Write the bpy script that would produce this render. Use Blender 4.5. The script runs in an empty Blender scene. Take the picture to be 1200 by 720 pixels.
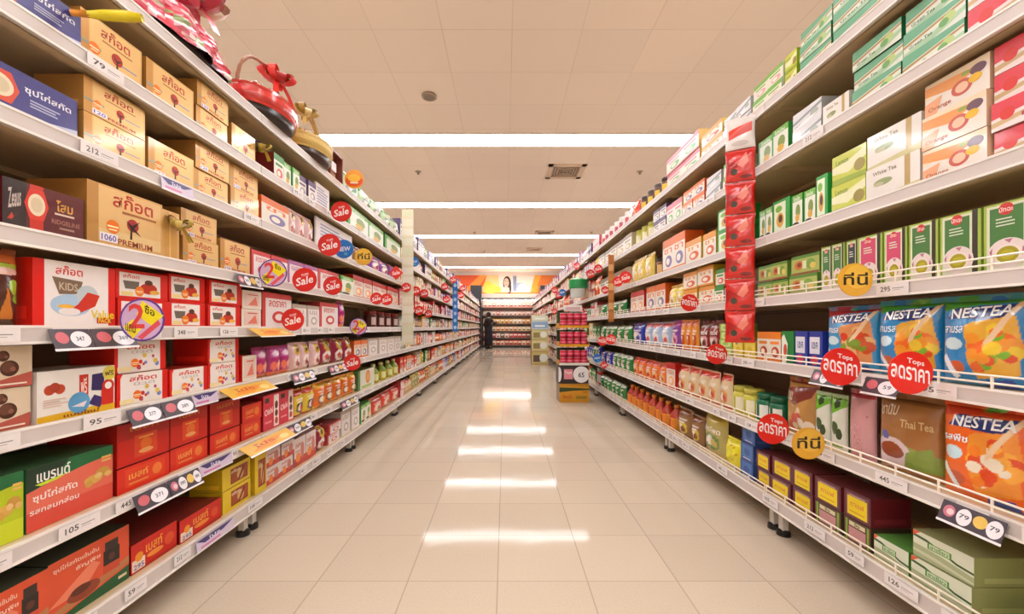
import bpy, math, random
from mathutils import Vector, Matrix
PI = math.pi
random.seed(7)
SC = bpy.context.scene
COLL = SC.collection

# ---------------------------------------------------------------- camera, world, exposure
EYE = 0.90                       # camera height above the floor
CEIL = 3.45
cam_d = bpy.data.cameras.new('camera')
cam = bpy.data.objects.new('camera', cam_d)
COLL.objects.link(cam)
cam.location = (0, 0, EYE)
cam.rotation_euler = (PI / 2, 0, 0)
cam_d.sensor_width = 36
cam_d.lens = 478 / 1200 * 36
cam_d.shift_x = (600 - 592) / 1200
cam_d.shift_y = 24 / 1200
cam_d.clip_start = 0.02
cam_d.clip_end = 80
SC.camera = cam
SC.view_settings.view_transform = 'Standard'
SC.view_settings.look = 'None'
SC.view_settings.exposure = 0.06
SC.view_settings.gamma = 1.0
SC.view_settings.use_curve_mapping = False
world = bpy.data.worlds.new('world')
SC.world = world
world.use_nodes = True
world.node_tree.nodes['Background'].inputs[0].default_value = (1.0, 0.93, 0.86, 1)
world.node_tree.nodes['Background'].inputs[1].default_value = 0.55
LAMP = 14.6
SC.cycles.max_bounces = 6
SC.cycles.diffuse_bounces = 4
SC.cycles.glossy_bounces = 3
SC.cycles.sample_clamp_indirect = 6

# ---------------------------------------------------------------- helpers
def rgb(h):
    if isinstance(h, (tuple, list)):
        return tuple(h)
    h = h.lstrip('#')
    return tuple(int(h[i:i + 2], 16) / 255 for i in (0, 2, 4))
def lin(h):
    return tuple((c / 12.92 if c <= .04045 else ((c + .055) / 1.055) ** 2.4) for c in rgb(h)) + (1,)

def mk_mat(name, rough=.4, metallic=0., bump=0., bscale=60., var=.06, spec=.5, flat=None, coat=0.):
    m = bpy.data.materials.new(name)
    m.use_nodes = True
    nt = m.node_tree
    b = nt.nodes['Principled BSDF']
    b.inputs['Roughness'].default_value = rough
    b.inputs['Metallic'].default_value = metallic
    b.inputs['Specular IOR Level'].default_value = spec
    b.inputs['Coat Weight'].default_value = coat
    b.inputs['Coat Roughness'].default_value = .08
    tc = nt.nodes.new('ShaderNodeTexCoord')
    nz = nt.nodes.new('ShaderNodeTexNoise')
    nz.inputs['Scale'].default_value = bscale
    nz.inputs['Detail'].default_value = 2
    nt.links.new(tc.outputs['Object'], nz.inputs['Vector'])
    if flat is None:
        at = nt.nodes.new('ShaderNodeAttribute'); at.attribute_name = 'Col'
        src = at.outputs['Color']
    else:
        at = nt.nodes.new('ShaderNodeRGB'); at.outputs[0].default_value = lin(flat)
        src = at.outputs[0]
    mr = nt.nodes.new('ShaderNodeMapRange')
    mr.inputs['To Min'].default_value = 1 - var
    mr.inputs['To Max'].default_value = 1 + var
    nt.links.new(nz.outputs['Fac'], mr.inputs['Value'])
    mx = nt.nodes.new('ShaderNodeVectorMath'); mx.operation = 'SCALE'
    nt.links.new(src, mx.inputs[0]); nt.links.new(mr.outputs['Result'], mx.inputs['Scale'])
    nt.links.new(mx.outputs[0], b.inputs['Base Color'])
    if bump:
        bp = nt.nodes.new('ShaderNodeBump')
        bp.inputs['Strength'].default_value = bump
        bp.inputs['Distance'].default_value = .004
        nt.links.new(nz.outputs['Fac'], bp.inputs['Height'])
        nt.links.new(bp.outputs['Normal'], b.inputs['Normal'])
    return m

M = {
    'card': mk_mat('printed_card', .34, bump=.10, bscale=25),
    'wrap': mk_mat('shrink_wrapped_card', .3, bump=.6, bscale=20, coat=.7),
    'film': mk_mat('plastic_film', .22, bump=.7, bscale=30, coat=.5),
    'gold': mk_mat('gold_printed_foil', .3, metallic=.35, bump=.35, bscale=14, coat=.7),
    'paper': mk_mat('paper', .6),
    'metal': mk_mat('painted_metal', .38, var=.05, bscale=8),
    'chrome': mk_mat('plated_wire', .3, metallic=.15),
    'plastic': mk_mat('moulded_plastic', .3),
    'cloth': mk_mat('cloth', .9, bump=.3, bscale=90),
    'skin': mk_mat('skin', .55),
    'satin': mk_mat('satin_ribbon', .3, bump=.3, bscale=40),
    'wicker': mk_mat('wicker', .55, bump=.8, bscale=120),
}

class MB:
    """collects coloured polygons, then links them as ONE mesh object"""
    def __init__(s):
        s.v = []; s.f = []; s.c = []; s.m = []; s.mats = []
    def mi(s, mat):
        if mat not in s.mats:
            s.mats.append(mat)
        return s.mats.index(mat)
    def add(s, vs, fs, col, mat='card'):
        o = len(s.v); s.v.extend(vs); k = s.mi(mat); c = rgb(col)
        for f in fs:
            s.f.append([o + i for i in f]); s.c.append(c); s.m.append(k)
    def box(s, x0, y0, z0, x1, y1, z1, col, mat='card', cols=None):
        vs = [(x0, y0, z0), (x1, y0, z0), (x1, y1, z0), (x0, y1, z0), (x0, y0, z1), (x1, y0, z1), (x1, y1, z1), (x0, y1, z1)]
        fs = [(0, 3, 2, 1), (4, 5, 6, 7), (0, 1, 5, 4), (1, 2, 6, 5), (2, 3, 7, 6), (3, 0, 4, 7)]
        o = len(s.v); s.v.extend(vs); k = s.mi(mat)
        for i, f in enumerate(fs):
            s.f.append([o + j for j in f]); s.c.append(rgb((cols or {}).get(i, col))); s.m.append(k)
    def lathe(s, prof, cx=0, cy=0, n=20, mat='plastic', sx=1, sy=1):
        """prof: (radius, z, colour of the band that ends here)"""
        rows = []
        for (r, z, c) in prof:
            rows.append([(cx + sx * r * math.cos(2 * PI * i / n), cy + sy * r * math.sin(2 * PI * i / n), z) for i in range(n)])
        o = len(s.v)
        for r in rows: s.v.extend(r)
        k = s.mi(mat)
        for j in range(1, len(rows)):
            for i in range(n):
                a = o + (j - 1) * n
                b = o + j * n
                s.f.append([a + i, a + (i + 1) % n, b + (i + 1) % n, b + i]); s.c.append(rgb(prof[j][2])); s.m.append(k)
        s.f.append([o + i for i in reversed(range(n))]); s.c.append(rgb(prof[0][2])); s.m.append(k)
        e = o + (len(rows) - 1) * n
        s.f.append([e + i for i in range(n)]); s.c.append(rgb(prof[-1][2])); s.m.append(k)
    def tube(s, pts, r, col, mat='plastic', n=6, taper=None):
        o = len(s.v); k = s.mi(mat); c = rgb(col)
        P = [Vector(p) for p in pts]
        for i, p in enumerate(P):
            t = (P[min(i + 1, len(P) - 1)] - P[max(i - 1, 0)]).normalized()
            a = Vector((0, 0, 1)) if abs(t.z) < .9 else Vector((1, 0, 0))
            u = t.cross(a).normalized(); w = t.cross(u)
            rr = r if taper is None else taper[i]
            for j in range(n):
                q = p + u * (rr * math.cos(2 * PI * j / n)) + w * (rr * math.sin(2 * PI * j / n))
                s.v.append(tuple(q))
        for i in range(len(P) - 1):
            for j in range(n):
                s.f.append([o + i * n + j, o + i * n + (j + 1) % n, o + (i + 1) * n + (j + 1) % n, o + (i + 1) * n + j]); s.c.append(c); s.m.append(k)
        s.f.append([o + j for j in range(n)]); s.c.append(c); s.m.append(k)
        e = o + (len(P) - 1) * n
        s.f.append([e + j for j in reversed(range(n))]); s.c.append(c); s.m.append(k)
    def mesh(s, name, smooth=False):
        me = bpy.data.meshes.new(name)
        me.from_pydata(s.v, [], s.f)
        for x in s.mats: me.materials.append(M[x])
        me.polygons.foreach_set('material_index', s.m)
        if smooth: me.polygons.foreach_set('use_smooth', [True] * len(s.f))
        ca = me.color_attributes.new('Col', 'BYTE_COLOR', 'CORNER')
        buf = []
        for f, c in zip(s.f, s.c):
            if isinstance(c, list):
                for q in c: buf.extend((q[0], q[1], q[2], 1.0))
            else: buf.extend((c[0], c[1], c[2], 1.0) * len(f))
        ca.data.foreach_set('color_srgb', buf)
        me.update()
        return me
    def build(s, name, parent=None, smooth=False, loc=None, rz=None):
        return link(name, s.mesh(name, smooth), parent, loc, rz)

def link(name, data, parent=None, loc=None, rz=None):
    o = bpy.data.objects.new(name, data)
    COLL.objects.link(o)
    if parent is not None: o.parent = parent
    if loc is not None: o.location = loc
    if rz is not None: o.rotation_euler = (0, 0, rz)
    return o
def tag(o, label, cat, group=None, kind=None):
    if label: o['label'] = label
    if cat: o['category'] = cat
    if group: o['group'] = group
    if kind: o['kind'] = kind
    return o
def empty(name, loc=(0, 0, 0), rz=0):
    return link(name, None, None, loc, rz)

# lettering: a font curve turned into flat outlines, fitted into a unit box
_tc = {}
def text_shape(s):
    if s not in _tc:
        cu = bpy.data.curves.new('lettering', 'FONT')
        cu.body = s; cu.resolution_u = 2; cu.offset = .018; cu.fill_mode = 'FRONT'
        o = bpy.data.objects.new('lettering', cu)
        COLL.objects.link(o)
        dg = bpy.context.evaluated_depsgraph_get(); dg.update()
        me = bpy.data.meshes.new_from_object(o.evaluated_get(dg))
        vs = [(v.co.x, v.co.y) for v in me.vertices]
        fs = [tuple(p.vertices) for p in me.polygons]
        bpy.data.objects.remove(o); bpy.data.curves.remove(cu); bpy.data.meshes.remove(me)
        if vs:
            x0 = min(v[0] for v in vs); x1 = max(v[0] for v in vs); y0 = min(v[1] for v in vs); y1 = max(v[1] for v in vs)
            vs = [((x - x0) / max(x1 - x0, 1e-6), (y - y0) / max(y1 - y0, 1e-6)) for x, y in vs]
        _tc[s] = (vs, fs)
    return _tc[s]

def shape_pts(op, w, h):
    k = op[0]
    if k == 'r':
        return [(op[1], op[2]), (op[3], op[2]), (op[3], op[4]), (op[1], op[4])]
    if k == 'p':
        return list(op[1])
    n = 22
    if k == 'e':
        return [(op[1] + op[3] * math.cos(2 * PI * i / n), op[2] + op[4] * math.sin(2 * PI * i / n)) for i in range(n)]
    if k == 'c':
        r = op[3] * min(w, h)
        return [(op[1] + r / w * math.cos(2 * PI * i / n), op[2] + r / h * math.sin(2 * PI * i / n)) for i in range(n)]

def clip01(pts):
    for ax, lim, sg in ((0, 0, 1), (0, 1, -1), (1, 0, 1), (1, 1, -1)):
        out = []
        for i in range(len(pts)):
            a, b = pts[i - 1], pts[i]
            ia = (a[ax] - lim) * sg >= 0; ib = (b[ax] - lim) * sg >= 0
            if ia != ib:
                t = (lim - a[ax]) / (b[ax] - a[ax])
                out.append((a[0] + t * (b[0] - a[0]), a[1] + t * (b[1] - a[1])))
            if ib: out.append(b)
        pts = out
        if not pts: return []
    return pts

def place_text(op):
    s, x0, y0, x1, y1, col = op[1:7]
    rot = op[7] if len(op) > 7 else 0
    vs, fs = text_shape(s)
    cx, cy, W, H = (x0 + x1) / 2, (y0 + y1) / 2, x1 - x0, y1 - y0
    sh = math.tan(rot)          # rising lettering: shear along v
    return [(cx + (u - .5) * W, cy + (v - .5) * H + (u - .5) * W * sh) for u, v in vs], fs

def draw(mb, ops, w, h, to3d, mat='card', first=1, step=.00008):
    """to3d(u, v, offset) places a point of the unit square on the printed face"""
    for i, op in enumerate(ops):
        off = (first + i) * step
        if op[0] == 't':
            vs, fs = place_text(op)
            if vs: mb.add([to3d(u, v, off) for u, v in vs], fs, op[6], mat)
        else:
            pts = clip01(shape_pts(op, w, h)) if op[0] != 'r' else shape_pts(op, w, h)
            if len(pts) > 2:
                mb.add([to3d(u, v, off) for u, v in pts], [tuple(range(len(pts)))], op[-1], mat)

def inside(pts, x, y):
    r = False; j = len(pts) - 1
    for i in range(len(pts)):
        xi, yi = pts[i]; xj, yj = pts[j]
        if (yi > y) != (yj > y) and x < (xj - xi) * (y - yi) / (yj - yi) + xi: r = not r
        j = i
    return r

# ---------------------------------------------------------------- printed designs (unit square, u to the reader's right, v up)
def lines(x0, y0, x1, y1, n, col, seed=1, gap=.5):
    r = random.Random(seed); out = []
    dh = (y1 - y0) / n
    for i in range(n):
        x = x0 + (x1 - x0) * r.uniform(.6, 1)
        out.append(('r', x0, y0 + i * dh, x, y0 + i * dh + dh * gap, col))
    return out
def dots(cx, cy, rx, ry, n, r, cols, seed=3):
    g = random.Random(seed)
    out = []
    for i in range(n):
        a = g.uniform(0, 6.28); q = math.sqrt(g.random())
        out.append(('c', cx + rx * q * math.cos(a), cy + ry * q * math.sin(a), r * g.uniform(.7, 1.2), cols[i % len(cols)]))
    return out
def sticker(x, y, r, col='#f07a1c'):
    return [('c', x, y, r, col), ('r', x - .07, y - .01, x + .07, y + .015, '#fff0c0'), ('r', x - .05, y - .06, x + .05, y - .04, '#fff0c0')]

def a_gold(w, h):
    return [('r', 0, 0, .12, 1, '#c9924a'), ('r', .14, .04, .97, .96, '#e6bc78'),
            ('t', 'สก๊อต', .3, .68, .78, .92, '#b3361c'), ('r', .32, .6, .82, .63, '#a5652c'),
            ('c', .56, .40, .13, '#b32f1d'), ('p', [(.54, .16), (.58, .16), (.57, .34), (.66, .44), (.56, .39), (.48, .47), (.55, .34)], '#3b1d10'),
            ('r', .64, .33, .9, .36, '#8b93a8'), ('t', 'PREMIUM', .36, .06, .82, .14, '#b3361c')] + \
           [('r', .0, .34, .3, .4, '#9aa08a')] + sticker(.2, .34, .12) + [('r', .12, .04, .34, .18, '#f0e6ee'), ('t', '120', .14, .06, .32, .16, '#5a50a8')]
def a_premium(w, h):
    return [('r', 0, 0, .13, 1, '#c08c48'), ('r', .13, .1, .97, .97, '#e6bc7c'), ('r', .13, .1, .97, .3, '#e8c88c'),
            ('t', 'สก๊อต', .3, .7, .85, .95, '#b8301c'), ('r', .42, .62, .9, .66, '#a5652c'),
            ('c', .56, .46, .11, '#a82a28'), ('p', [(.52, .22), (.55, .22), (.55, .38), (.68, .3), (.58, .42), (.66, .56), (.55, .46), (.47, .52), (.53, .4)], '#2c1710'),
            ('t', 'PREMIUM', .36, .09, .84, .19, '#a8482a')] + \
           sticker(.3, .36, .11) + [('r', .14, .1, .36, .24, '#f4ecf4'), ('t', '1060', .16, .12, .34, .22, '#5d55b0')]
def a_goldplain(w, h):
    return [('r', .15, .02, .85, .98, '#d9a350'), ('r', .42, .02, .5, .98, '#e9c078')]
def medal(x, y, r, ring, mid='#e8d8b8'):
    return [('p', [(x - r * 1.2, y), (x - r * .7, y + r * 2.6), (x + r * .7, y + r * 2.6), (x + r * 1.2, y), (x + r * .7, y - r * 2.6), (x - r * .7, y - r * 2.6)], ring),
            ('e', x, y, r * .85, r * 1.9, mid), ('e', x, y, r * .6, r * 1.3, '#d8c4a0')]
def a_blue(w, h):
    return [('r', 0, 0, .27, 1, '#3a3038'), ('p', [(.27, 0), (1, 0), (1, .3), (.6, .12), (.27, .22)], '#b9bcd8'),
            ('t', 'Zeaus', .05, .4, .22, .8, '#c8b8b0', .6), ('p', [(.04, .2), (.1, .32), (.12, .26), (.2, .4), (.1, .2)], '#c03a24')] + \
           medal(.38, .55, .12, '#d8482c') + [('t', 'ซุปไก่สกัด', .56, .58, .94, .78, '#e8e8f4')] + lines(.6, .36, .92, .54, 3, '#b0b6d8', 4)
def a_darkred(w, h):
    return [('r', 0, 0, .26, 1, '#2c1c1c'), ('r', .3, 0, .46, 1, '#c8301e'), ('t', 'Zeaus', .06, .45, .2, .85, '#c8b8b0', .6),
            ('p', [(.05, .2), (.1, .34), (.12, .26), (.18, .42), (.1, .2)], '#c03a24')] + \
           medal(.38, .6, .12, '#d83a26') + [('t', 'โสม', .62, .58, .84, .82, '#e0a040'), ('r', .6, .5, .86, .54, '#e0c0b0'), ('t', 'RIDGELINE', .56, .3, .94, .4, '#a87060'), ('r', .66, .2, .86, .24, '#b08070')]
def a_kids(w, h):
    return [('r', 0, 0, .12, 1, '#d81a10'), ('r', .12, 0, .9, 1, '#ece4e0'), ('r', .9, 0, 1, 1, '#dc1c10'),
            ('t', 'สก๊อต', .24, .8, .56, .94, '#d42a1c'), ('p', [(.2, .76), (.56, .72), (.52, .52), (.28, .5)], '#7a6450'), ('t', 'KIDS', .28, .56, .5, .68, '#c8b498', -.05),
            ('e', .42, .34, .24, .17, '#a8c4dc'), ('c', .62, .5, .17, '#bcc8cc'),
            ('p', [(.34, .2), (.5, .36), (.62, .56), (.78, .52), (.72, .34), (.52, .22)], '#c8321c'), ('e', .4, .24, .13, .06, '#e8e0dc'), ('e', .36, .32, .1, .03, '#e8b040'),
            ('r', .74, .06, .96, .16, '#c02818'), ('t', 'Value', .66, .14, .98, .28, '#e8c818'), ('t', 'PACK', .76, .07, .94, .14, '#f0d040')]
def a_kids_small(w, h):
    return [('r', 0, 0, 1, 1, '#d61c10'), ('r', .06, .08, .84, .9, '#ece4de'), ('t', 'สก๊อต', .12, .72, .42, .86, '#d42a1c'),
            ('p', [(.12, .62), (.42, .62), (.4, .34), (.16, .34)], '#6e6458'), ('e', .6, .4, .17, .2, '#c03018'), ('e', .6, .62, .08, .1, '#5a3020'),
            ('e', .72, .28, .1, .08, '#e8b040')] + sticker(.42, .28, .18, '#ec8020') + [('r', .08, .1, .3, .24, '#f0d890')]
def a_berry(w, h):
    return [('r', 0, 0, .06, 1, '#d81c12'), ('r', .06, .04, .88, .97, '#ece4de'), ('r', .88, 0, 1, 1, '#d41a10'), ('p', [(0, 1), (.1, 1), (.04, .8), (0, .78)], '#d81c12'),
            ('t', 'สก๊อต', .22, .74, .76, .92, '#d42a1c'), ('t', 'บิวติ', .3, .6, .72, .7, '#c4b8b8')] + \
           dots(.6, .3, .26, .24, 9, .07, ['#d0342a', '#7c8cc8', '#e0c050', '#c05070'], 5) + sticker(.36, .3, .14, '#ee7418') + [('r', .04, .06, .3, .2, '#f2e0a8')]
def a_redwindow(w, h):
    return [('r', .12, .12, .88, .88, '#e4c8bc'), ('p', [(.3, .2), (.8, .2), (.7, .7)], '#e07a68'), ('r', .3, .75, .8, .8, '#d05040')]
def a_choc(w, h):
    c = []
    for x, y, r in ((.12, .52, .2), (.42, .7, .15), (.62, .76, .13), (.7, .46, .19), (.4, .38, .18), (.14, .26, .15)):
        c += [('c', x, y, r, '#4c2a1e'), ('c', x - .02, y + .03, r * .7, '#6a4232'), ('c', x + .04, y - .02, r * .3, '#8c5c48')]
    return [('r', 0, 0, 1, 1, '#dcc8ac'), ('p', [(0, 0), (1, 0), (1, .35), (.4, .12), (0, .1)], '#b8584a')] + c + [('r', .45, .06, .92, .1, '#ecdcc8')]
def a_promo_white(w, h):
    return [('r', 0, 0, 1, 1, '#e8e2da'), ('p', [(0, 0), (1, 0), (1, .14), (.75, .16), (0, .12)], '#e0b020'), ('c', .14, .62, .1, '#b84428'), ('c', .26, .62, .1, '#c04a2a'), ('c', .2, .66, .1, '#a83c26'),
            ('r', .5, .4, .62, .86, '#c83020'), ('t', 'ฟรี', .52, .46, .6, .8, '#f0e0d0'), ('p', [(.66, .5), (.84, .46), (.84, .86), (.67, .84)], '#34285c'),
            ('p', [(.62, .22), (.78, .1), (.84, .3), (.7, .4)], '#3c2c68'), ('c', .5, .28, .22, '#5a9cc8'), ('p', [(.4, .22), (.6, .3), (.56, .18)], '#e8d8dc'),
            ('r', .8, .14, .98, .5, '#cc2a1c'), ('c', .9, .56, .14, '#cc2a1c'), ('c', .9, .56, .08, '#e8e2da'), ('c', .92, .84, .16, '#d8c850'), ('t', 'ฟรี', .85, .78, .98, .9, '#403820'),
            ('t', 'แบบใหม่', .3, .03, .76, .11, '#803018')] + lines(.06, .28, .36, .46, 4, '#d8bcac', 8)
def a_brand(bg, bg2):
    def f(w, h):
        arc = [(0, 1), (0, .62)] + [(i / 12, .62 + .2 * math.sin(i / 12 * PI / 2)) for i in range(1, 13)] + [(1, 1)]
        return [('r', 0, 0, 1, 1, bg), ('r', 0, 0, 1, .3, bg2), ('p', arc, '#1f6a3c'), ('p', [(.0, 1), (.0, .62), (.3, .75), (.45, 1)], '#1c3828'),
                ('t', 'แบรนด์', .1, .74, .46, .93, '#f2f2ea'), ('p', [(.08, .72), (.44, .76), (.3, .7), (.14, .68)], '#c8dc30'),
                ('t', 'ซุปไก่สกัด', .06, .42, .54, .58, '#f6e6dc'), ('t', 'รสกลมกล่อม', .03, .26, .56, .36, '#f6ded4')] + \
               [('e', .74, .48, .12, .08, '#d8a850'), ('e', .86, .56, .1, .09, '#c89440'), ('e', .68, .42, .05, .06, '#d09c48'), ('e', .93, .5, .05, .05, '#dcb468'), ('e', .8, .52, .05, .05, '#e4c07c'),
                ('r', .84, .8, .97, .84, '#e4b860'), ('r', .84, .74, .97, .78, '#e4b860')]
    return f
def a_bottlebox(w, h):
    return [('r', 0, 0, 1, 1, '#d8502c'), ('p', [(0, 0), (1, 0), (1, .26), (.3, .12), (0, .05)], '#1f5a34'), ('p', [(0, .08), (1, .3), (1, .42), (0, .2)], '#b87848'),
            ('p', [(0, .3), (.5, .7), (.6, .6), (.4, .3)], '#e88060'), ('e', .4, .28, .2, .12, '#8c3c22'), ('e', .36, .34, .12, .07, '#5c2414'),
            ('r', .64, .34, .86, .74, '#241a16'), ('r', .66, .72, .84, .88, '#302622'), ('r', .64, .34, .86, .48, '#c84828'), ('c', .75, .6, .06, '#5a2c20'),
            ('t', 'ซุปไก่สกัดเข้มข้น', .05, .8, .58, .9, '#f4c8b0'), ('t', 'ธัญพืช', .3, .68, .6, .76, '#f4c8b0'), ('r', .84, .1, .96, .15, '#dcc8a0')]
def a_redcarton(w, h):
    return [('r', 0, 0, 1, 1, '#b0170e'), ('r', .02, .02, .98, .6, '#c81c10'), ('t', 'เบสท์', .22, .78, .78, .93, '#c07820'), ('r', .3, .12, .74, .66, '#d8401c'), ('c', .52, .4, .16, '#e06a24'), ('e', .52, .24, .14, .06, '#e8a060'),
            ('r', .38, .56, .66, .6, '#e8a040')]
def a_redlow(w, h):
    return [('r', 0, 0, 1, 1, '#d42412'), ('r', .14, .14, .9, .88, '#dc3c18'), ('t', 'เบสท์', .2, .44, .56, .72, '#f0a850'), ('c', .74, .5, .24, '#e87830'), ('r', .2, .24, .56, .3, '#e89048')]
def a_redgold(w, h):
    return [('r', 0, 0, 1, 1, '#cc1c10'), ('r', 0, 0, 1, .12, '#b0140c'), ('t', 'เบสท์', .3, .48, .66, .84, '#eca040'), ('e', .5, .34, .18, .1, '#e88a30'), ('c', .82, .5, .22, '#d84a20'),
            ('r', .02, .06, .28, .44, '#ecd8c0'), ('c', .16, .5, .16, '#e89020'), ('t', '295', .05, .1, .26, .28, '#6a5cb0')]
def a_yellow(w, h):
    return [('r', 0, 0, 1, 1, '#e4c424'), ('r', .28, .14, .9, .84, '#8c3c1c'), ('r', .32, .2, .86, .78, '#a84a20'), ('e', .62, .45, .12, .26, '#d8b070'), ('t', 'สก๊อต', .3, .62, .6, .78, '#f0e0c0'),
            ('p', [(.52, .2), (.6, .2), (.8, .74), (.72, .76)], '#7c2014')]
def a_pinkjar(w, h):
    return [('r', 0, 0, 1, 1, '#d23448'), ('r', .64, .04, .96, .96, '#ecdcd4'), ('r', .1, .78, .36, .92, '#3a3024'), ('t', 'Oishi', .08, .44, .58, .62, '#f4d8d8', .12),
            ('e', .8, .66, .1, .12, '#5c3424'), ('e', .8, .42, .1, .1, '#6c3a2c'), ('e', .8, .2, .1, .1, '#b85040'), ('r', .1, .2, .5, .25, '#e88890')]
def a_smallpink(w, h):
    return [('r', 0, 0, 1, 1, '#e2d0cc'), ('r', 0, 0, 1, .3, '#c8443c'), ('t', 'Ovaltine', .1, .66, .6, .84, '#b04440', .1), ('c', .34, .3, .22, '#ec8a3c'), ('e', .72, .5, .16, .3, '#c87868'), ('r', .1, .5, .5, .55, '#b89890')]
def a_magenta(w, h):
    return [('r', 0, 0, 1, 1, '#a8206c'), ('r', .1, .6, .9, .9, '#c450a0'), ('e', .5, .74, .3, .1, '#e8c8e0'), ('e', .3, .3, .2, .16, '#e87058'), ('e', .66, .34, .2, .16, '#f0a090'), ('r', 0, 0, 1, .1, '#e06838')]
def a_goldstar(bg):
    def f(w, h):
        return [('r', 0, 0, 1, 1, bg), ('c', .5, .74, .26, '#c8a028'), ('c', .5, .74, .12, '#5c4418'), ('e', .5, .3, .34, .24, '#e8d8d0'), ('e', .42, .28, .14, .12, '#c04438'), ('e', .62, .22, .12, .1, '#70303c')]
    return f
def a_sale_white(c1, c2='#e8dedc', txt='ลดราคา'):
    def f(w, h):
        return [('r', 0, 0, 1, 1, c2), ('r', 0, .84, 1, 1, c1), ('r', 0, 0, .1, 1, c1), ('t', txt, .2, .6, .8, .78, c1), ('e', .55, .3, .24, .18, c1), ('e', .55, .3, .14, .1, '#f0e8e0')]
    return f
def a_poster(w, h):
    return [('r', 0, 0, 1, 1, '#e2dad6')] + lines(.1, .12, .9, .9, 7, '#9a9ab4', 5)
def a_fruit(bg, cols, bar='#e8e4dc', txt='ชาผลไม้', tc='#ffffff', seed=2):
    def f(w, h):
        return [('r', 0, 0, 1, 1, bg), ('r', 0, 0, 1, .16, bar)] + dots(.68, .5, .22, .28, 7, .2, cols, seed) + [('t', txt, .08, .58, .5, .82, tc), ('r', .08, .46, .42, .5, tc), ('r', .08, .38, .34, .41, tc)]
    return f
def a_greentea(w, h):
    return [('r', 0, 0, 1, 1, '#e0e6d8'), ('p', [(0, 1), (1, 1), (1, .8), (0, .5)], '#68ac88'), ('p', [(0, .46), (1, .76), (1, .66), (0, .34)], '#b08a54'), ('p', [(0, 0), (.5, 0), (1, .3), (1, .5), (0, .1)], '#a8cca8'),
            ('t', 'Green Tea', .1, .2, .5, .36, '#2c6a44', .12), ('e', .76, .46, .1, .2, '#b8d080'), ('e', .68, .36, .08, .16, '#6ca860')]
def a_pinkfruit(w, h):
    return [('r', 0, 0, 1, 1, '#ecdcd8'), ('p', [(0, 1), (1, 1), (1, .72), (0, .42)], '#dc3c4c'), ('p', [(0, .12), (0, .3), (1, .6), (1, .5)], '#c8a878'), ('c', .16, .5, .22, '#d82c2c'), ('c', .5, .62, .16, '#f0e4e0'), ('e', .82, .3, .14, .14, '#e89090'), ('t', 'Berry', .3, .16, .62, .34, '#b02c48')]
def a_orangefruit(w, h):
    return [('r', 0, 0, 1, 1, '#eae0d4'), ('p', [(0, 1), (0, .5), (.4, .72), (1, .8), (1, 1)], '#ecd8b8'), ('p', [(0, .64), (.5, .5), (.9, .8), (.6, .84), (0, .9)], '#e89a54'), ('e', .6, .42, .16, .22, '#c85a4c'), ('e', .6, .42, .1, .14, '#ecc0a0'),
            ('e', .84, .72, .12, .14, '#6c4a5c'), ('e', .8, .5, .1, .12, '#e8b828'), ('e', .66, .76, .07, .06, '#94a848'), ('p', [(0, 0), (0, .4), (.3, .5), (.2, 0)], '#eea87c'), ('t', 'Orange', .06, .1, .44, .26, '#b0582c')]
def a_whitetea(w, h):
    return [('r', 0, 0, 1, 1, '#e8e2da'), ('r', .74, 0, .84, 1, '#b89a5c'), ('e', .34, .5, .18, .1, '#8c9a60'), ('e', .26, .46, .1, .06, '#b8b490'), ('p', [(0, 0), (1, 0), (1, .2), (0, .06)], '#c8c088'), ('t', 'White Tea', .14, .74, .6, .86, '#8c7a58')]
def a_limetea(w, h):
    return [('r', 0, 0, 1, 1, '#c4cc40'), ('p', [(0, .4), (.5, .3), (1, .62), (1, .9), (.5, .7), (0, .62)], '#e8e8b8'), ('e', .82, .4, .16, .2, '#9a8a38'), ('p', [(0, 0), (1, 0), (1, .16), (0, .2)], '#94ac24'), ('t', 'Lemon', .12, .66, .5, .84, '#6c8418')]
def a_greenbox(w, h):
    return [('r', 0, 0, 1, 1, '#e4e8d8'), ('r', 0, .8, 1, 1, '#6cb038'), ('r', 0, 0, .1, 1, '#3c9a38'), ('e', .6, .5, .22, .2, '#7c9440'), ('e', .55, .3, .2, .12, '#d8a838'), ('e', .4, .12, .3, .06, '#302c20'), ('t', 'ใบหม่อน', .2, .82, .8, .96, '#f0f4e0')]
def a_brightgreen(w, h):
    return [('r', 0, 0, 1, 1, '#2c9c3c'), ('r', .08, .1, .76, .92, '#e0ead0'), ('e', .44, .4, .22, .22, '#d0a03c'), ('e', .46, .44, .12, .12, '#4c3820'), ('e', .36, .74, .2, .1, '#78b83c')]
def a_silver(w, h):
    return [('r', 0, 0, 1, 1, '#dcdce0'), ('p', [(0, .5), (1, .86), (1, .7), (0, .34)], '#8c9498'), ('t', 'OOLONG', .1, .1, .56, .26, '#5c6468', .1), ('e', .76, .44, .14, .2, '#a8b0a8'), ('p', [(0, .06), (.5, .1), (.9, .36), (.4, .3)], '#f4f4f6')]
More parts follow.
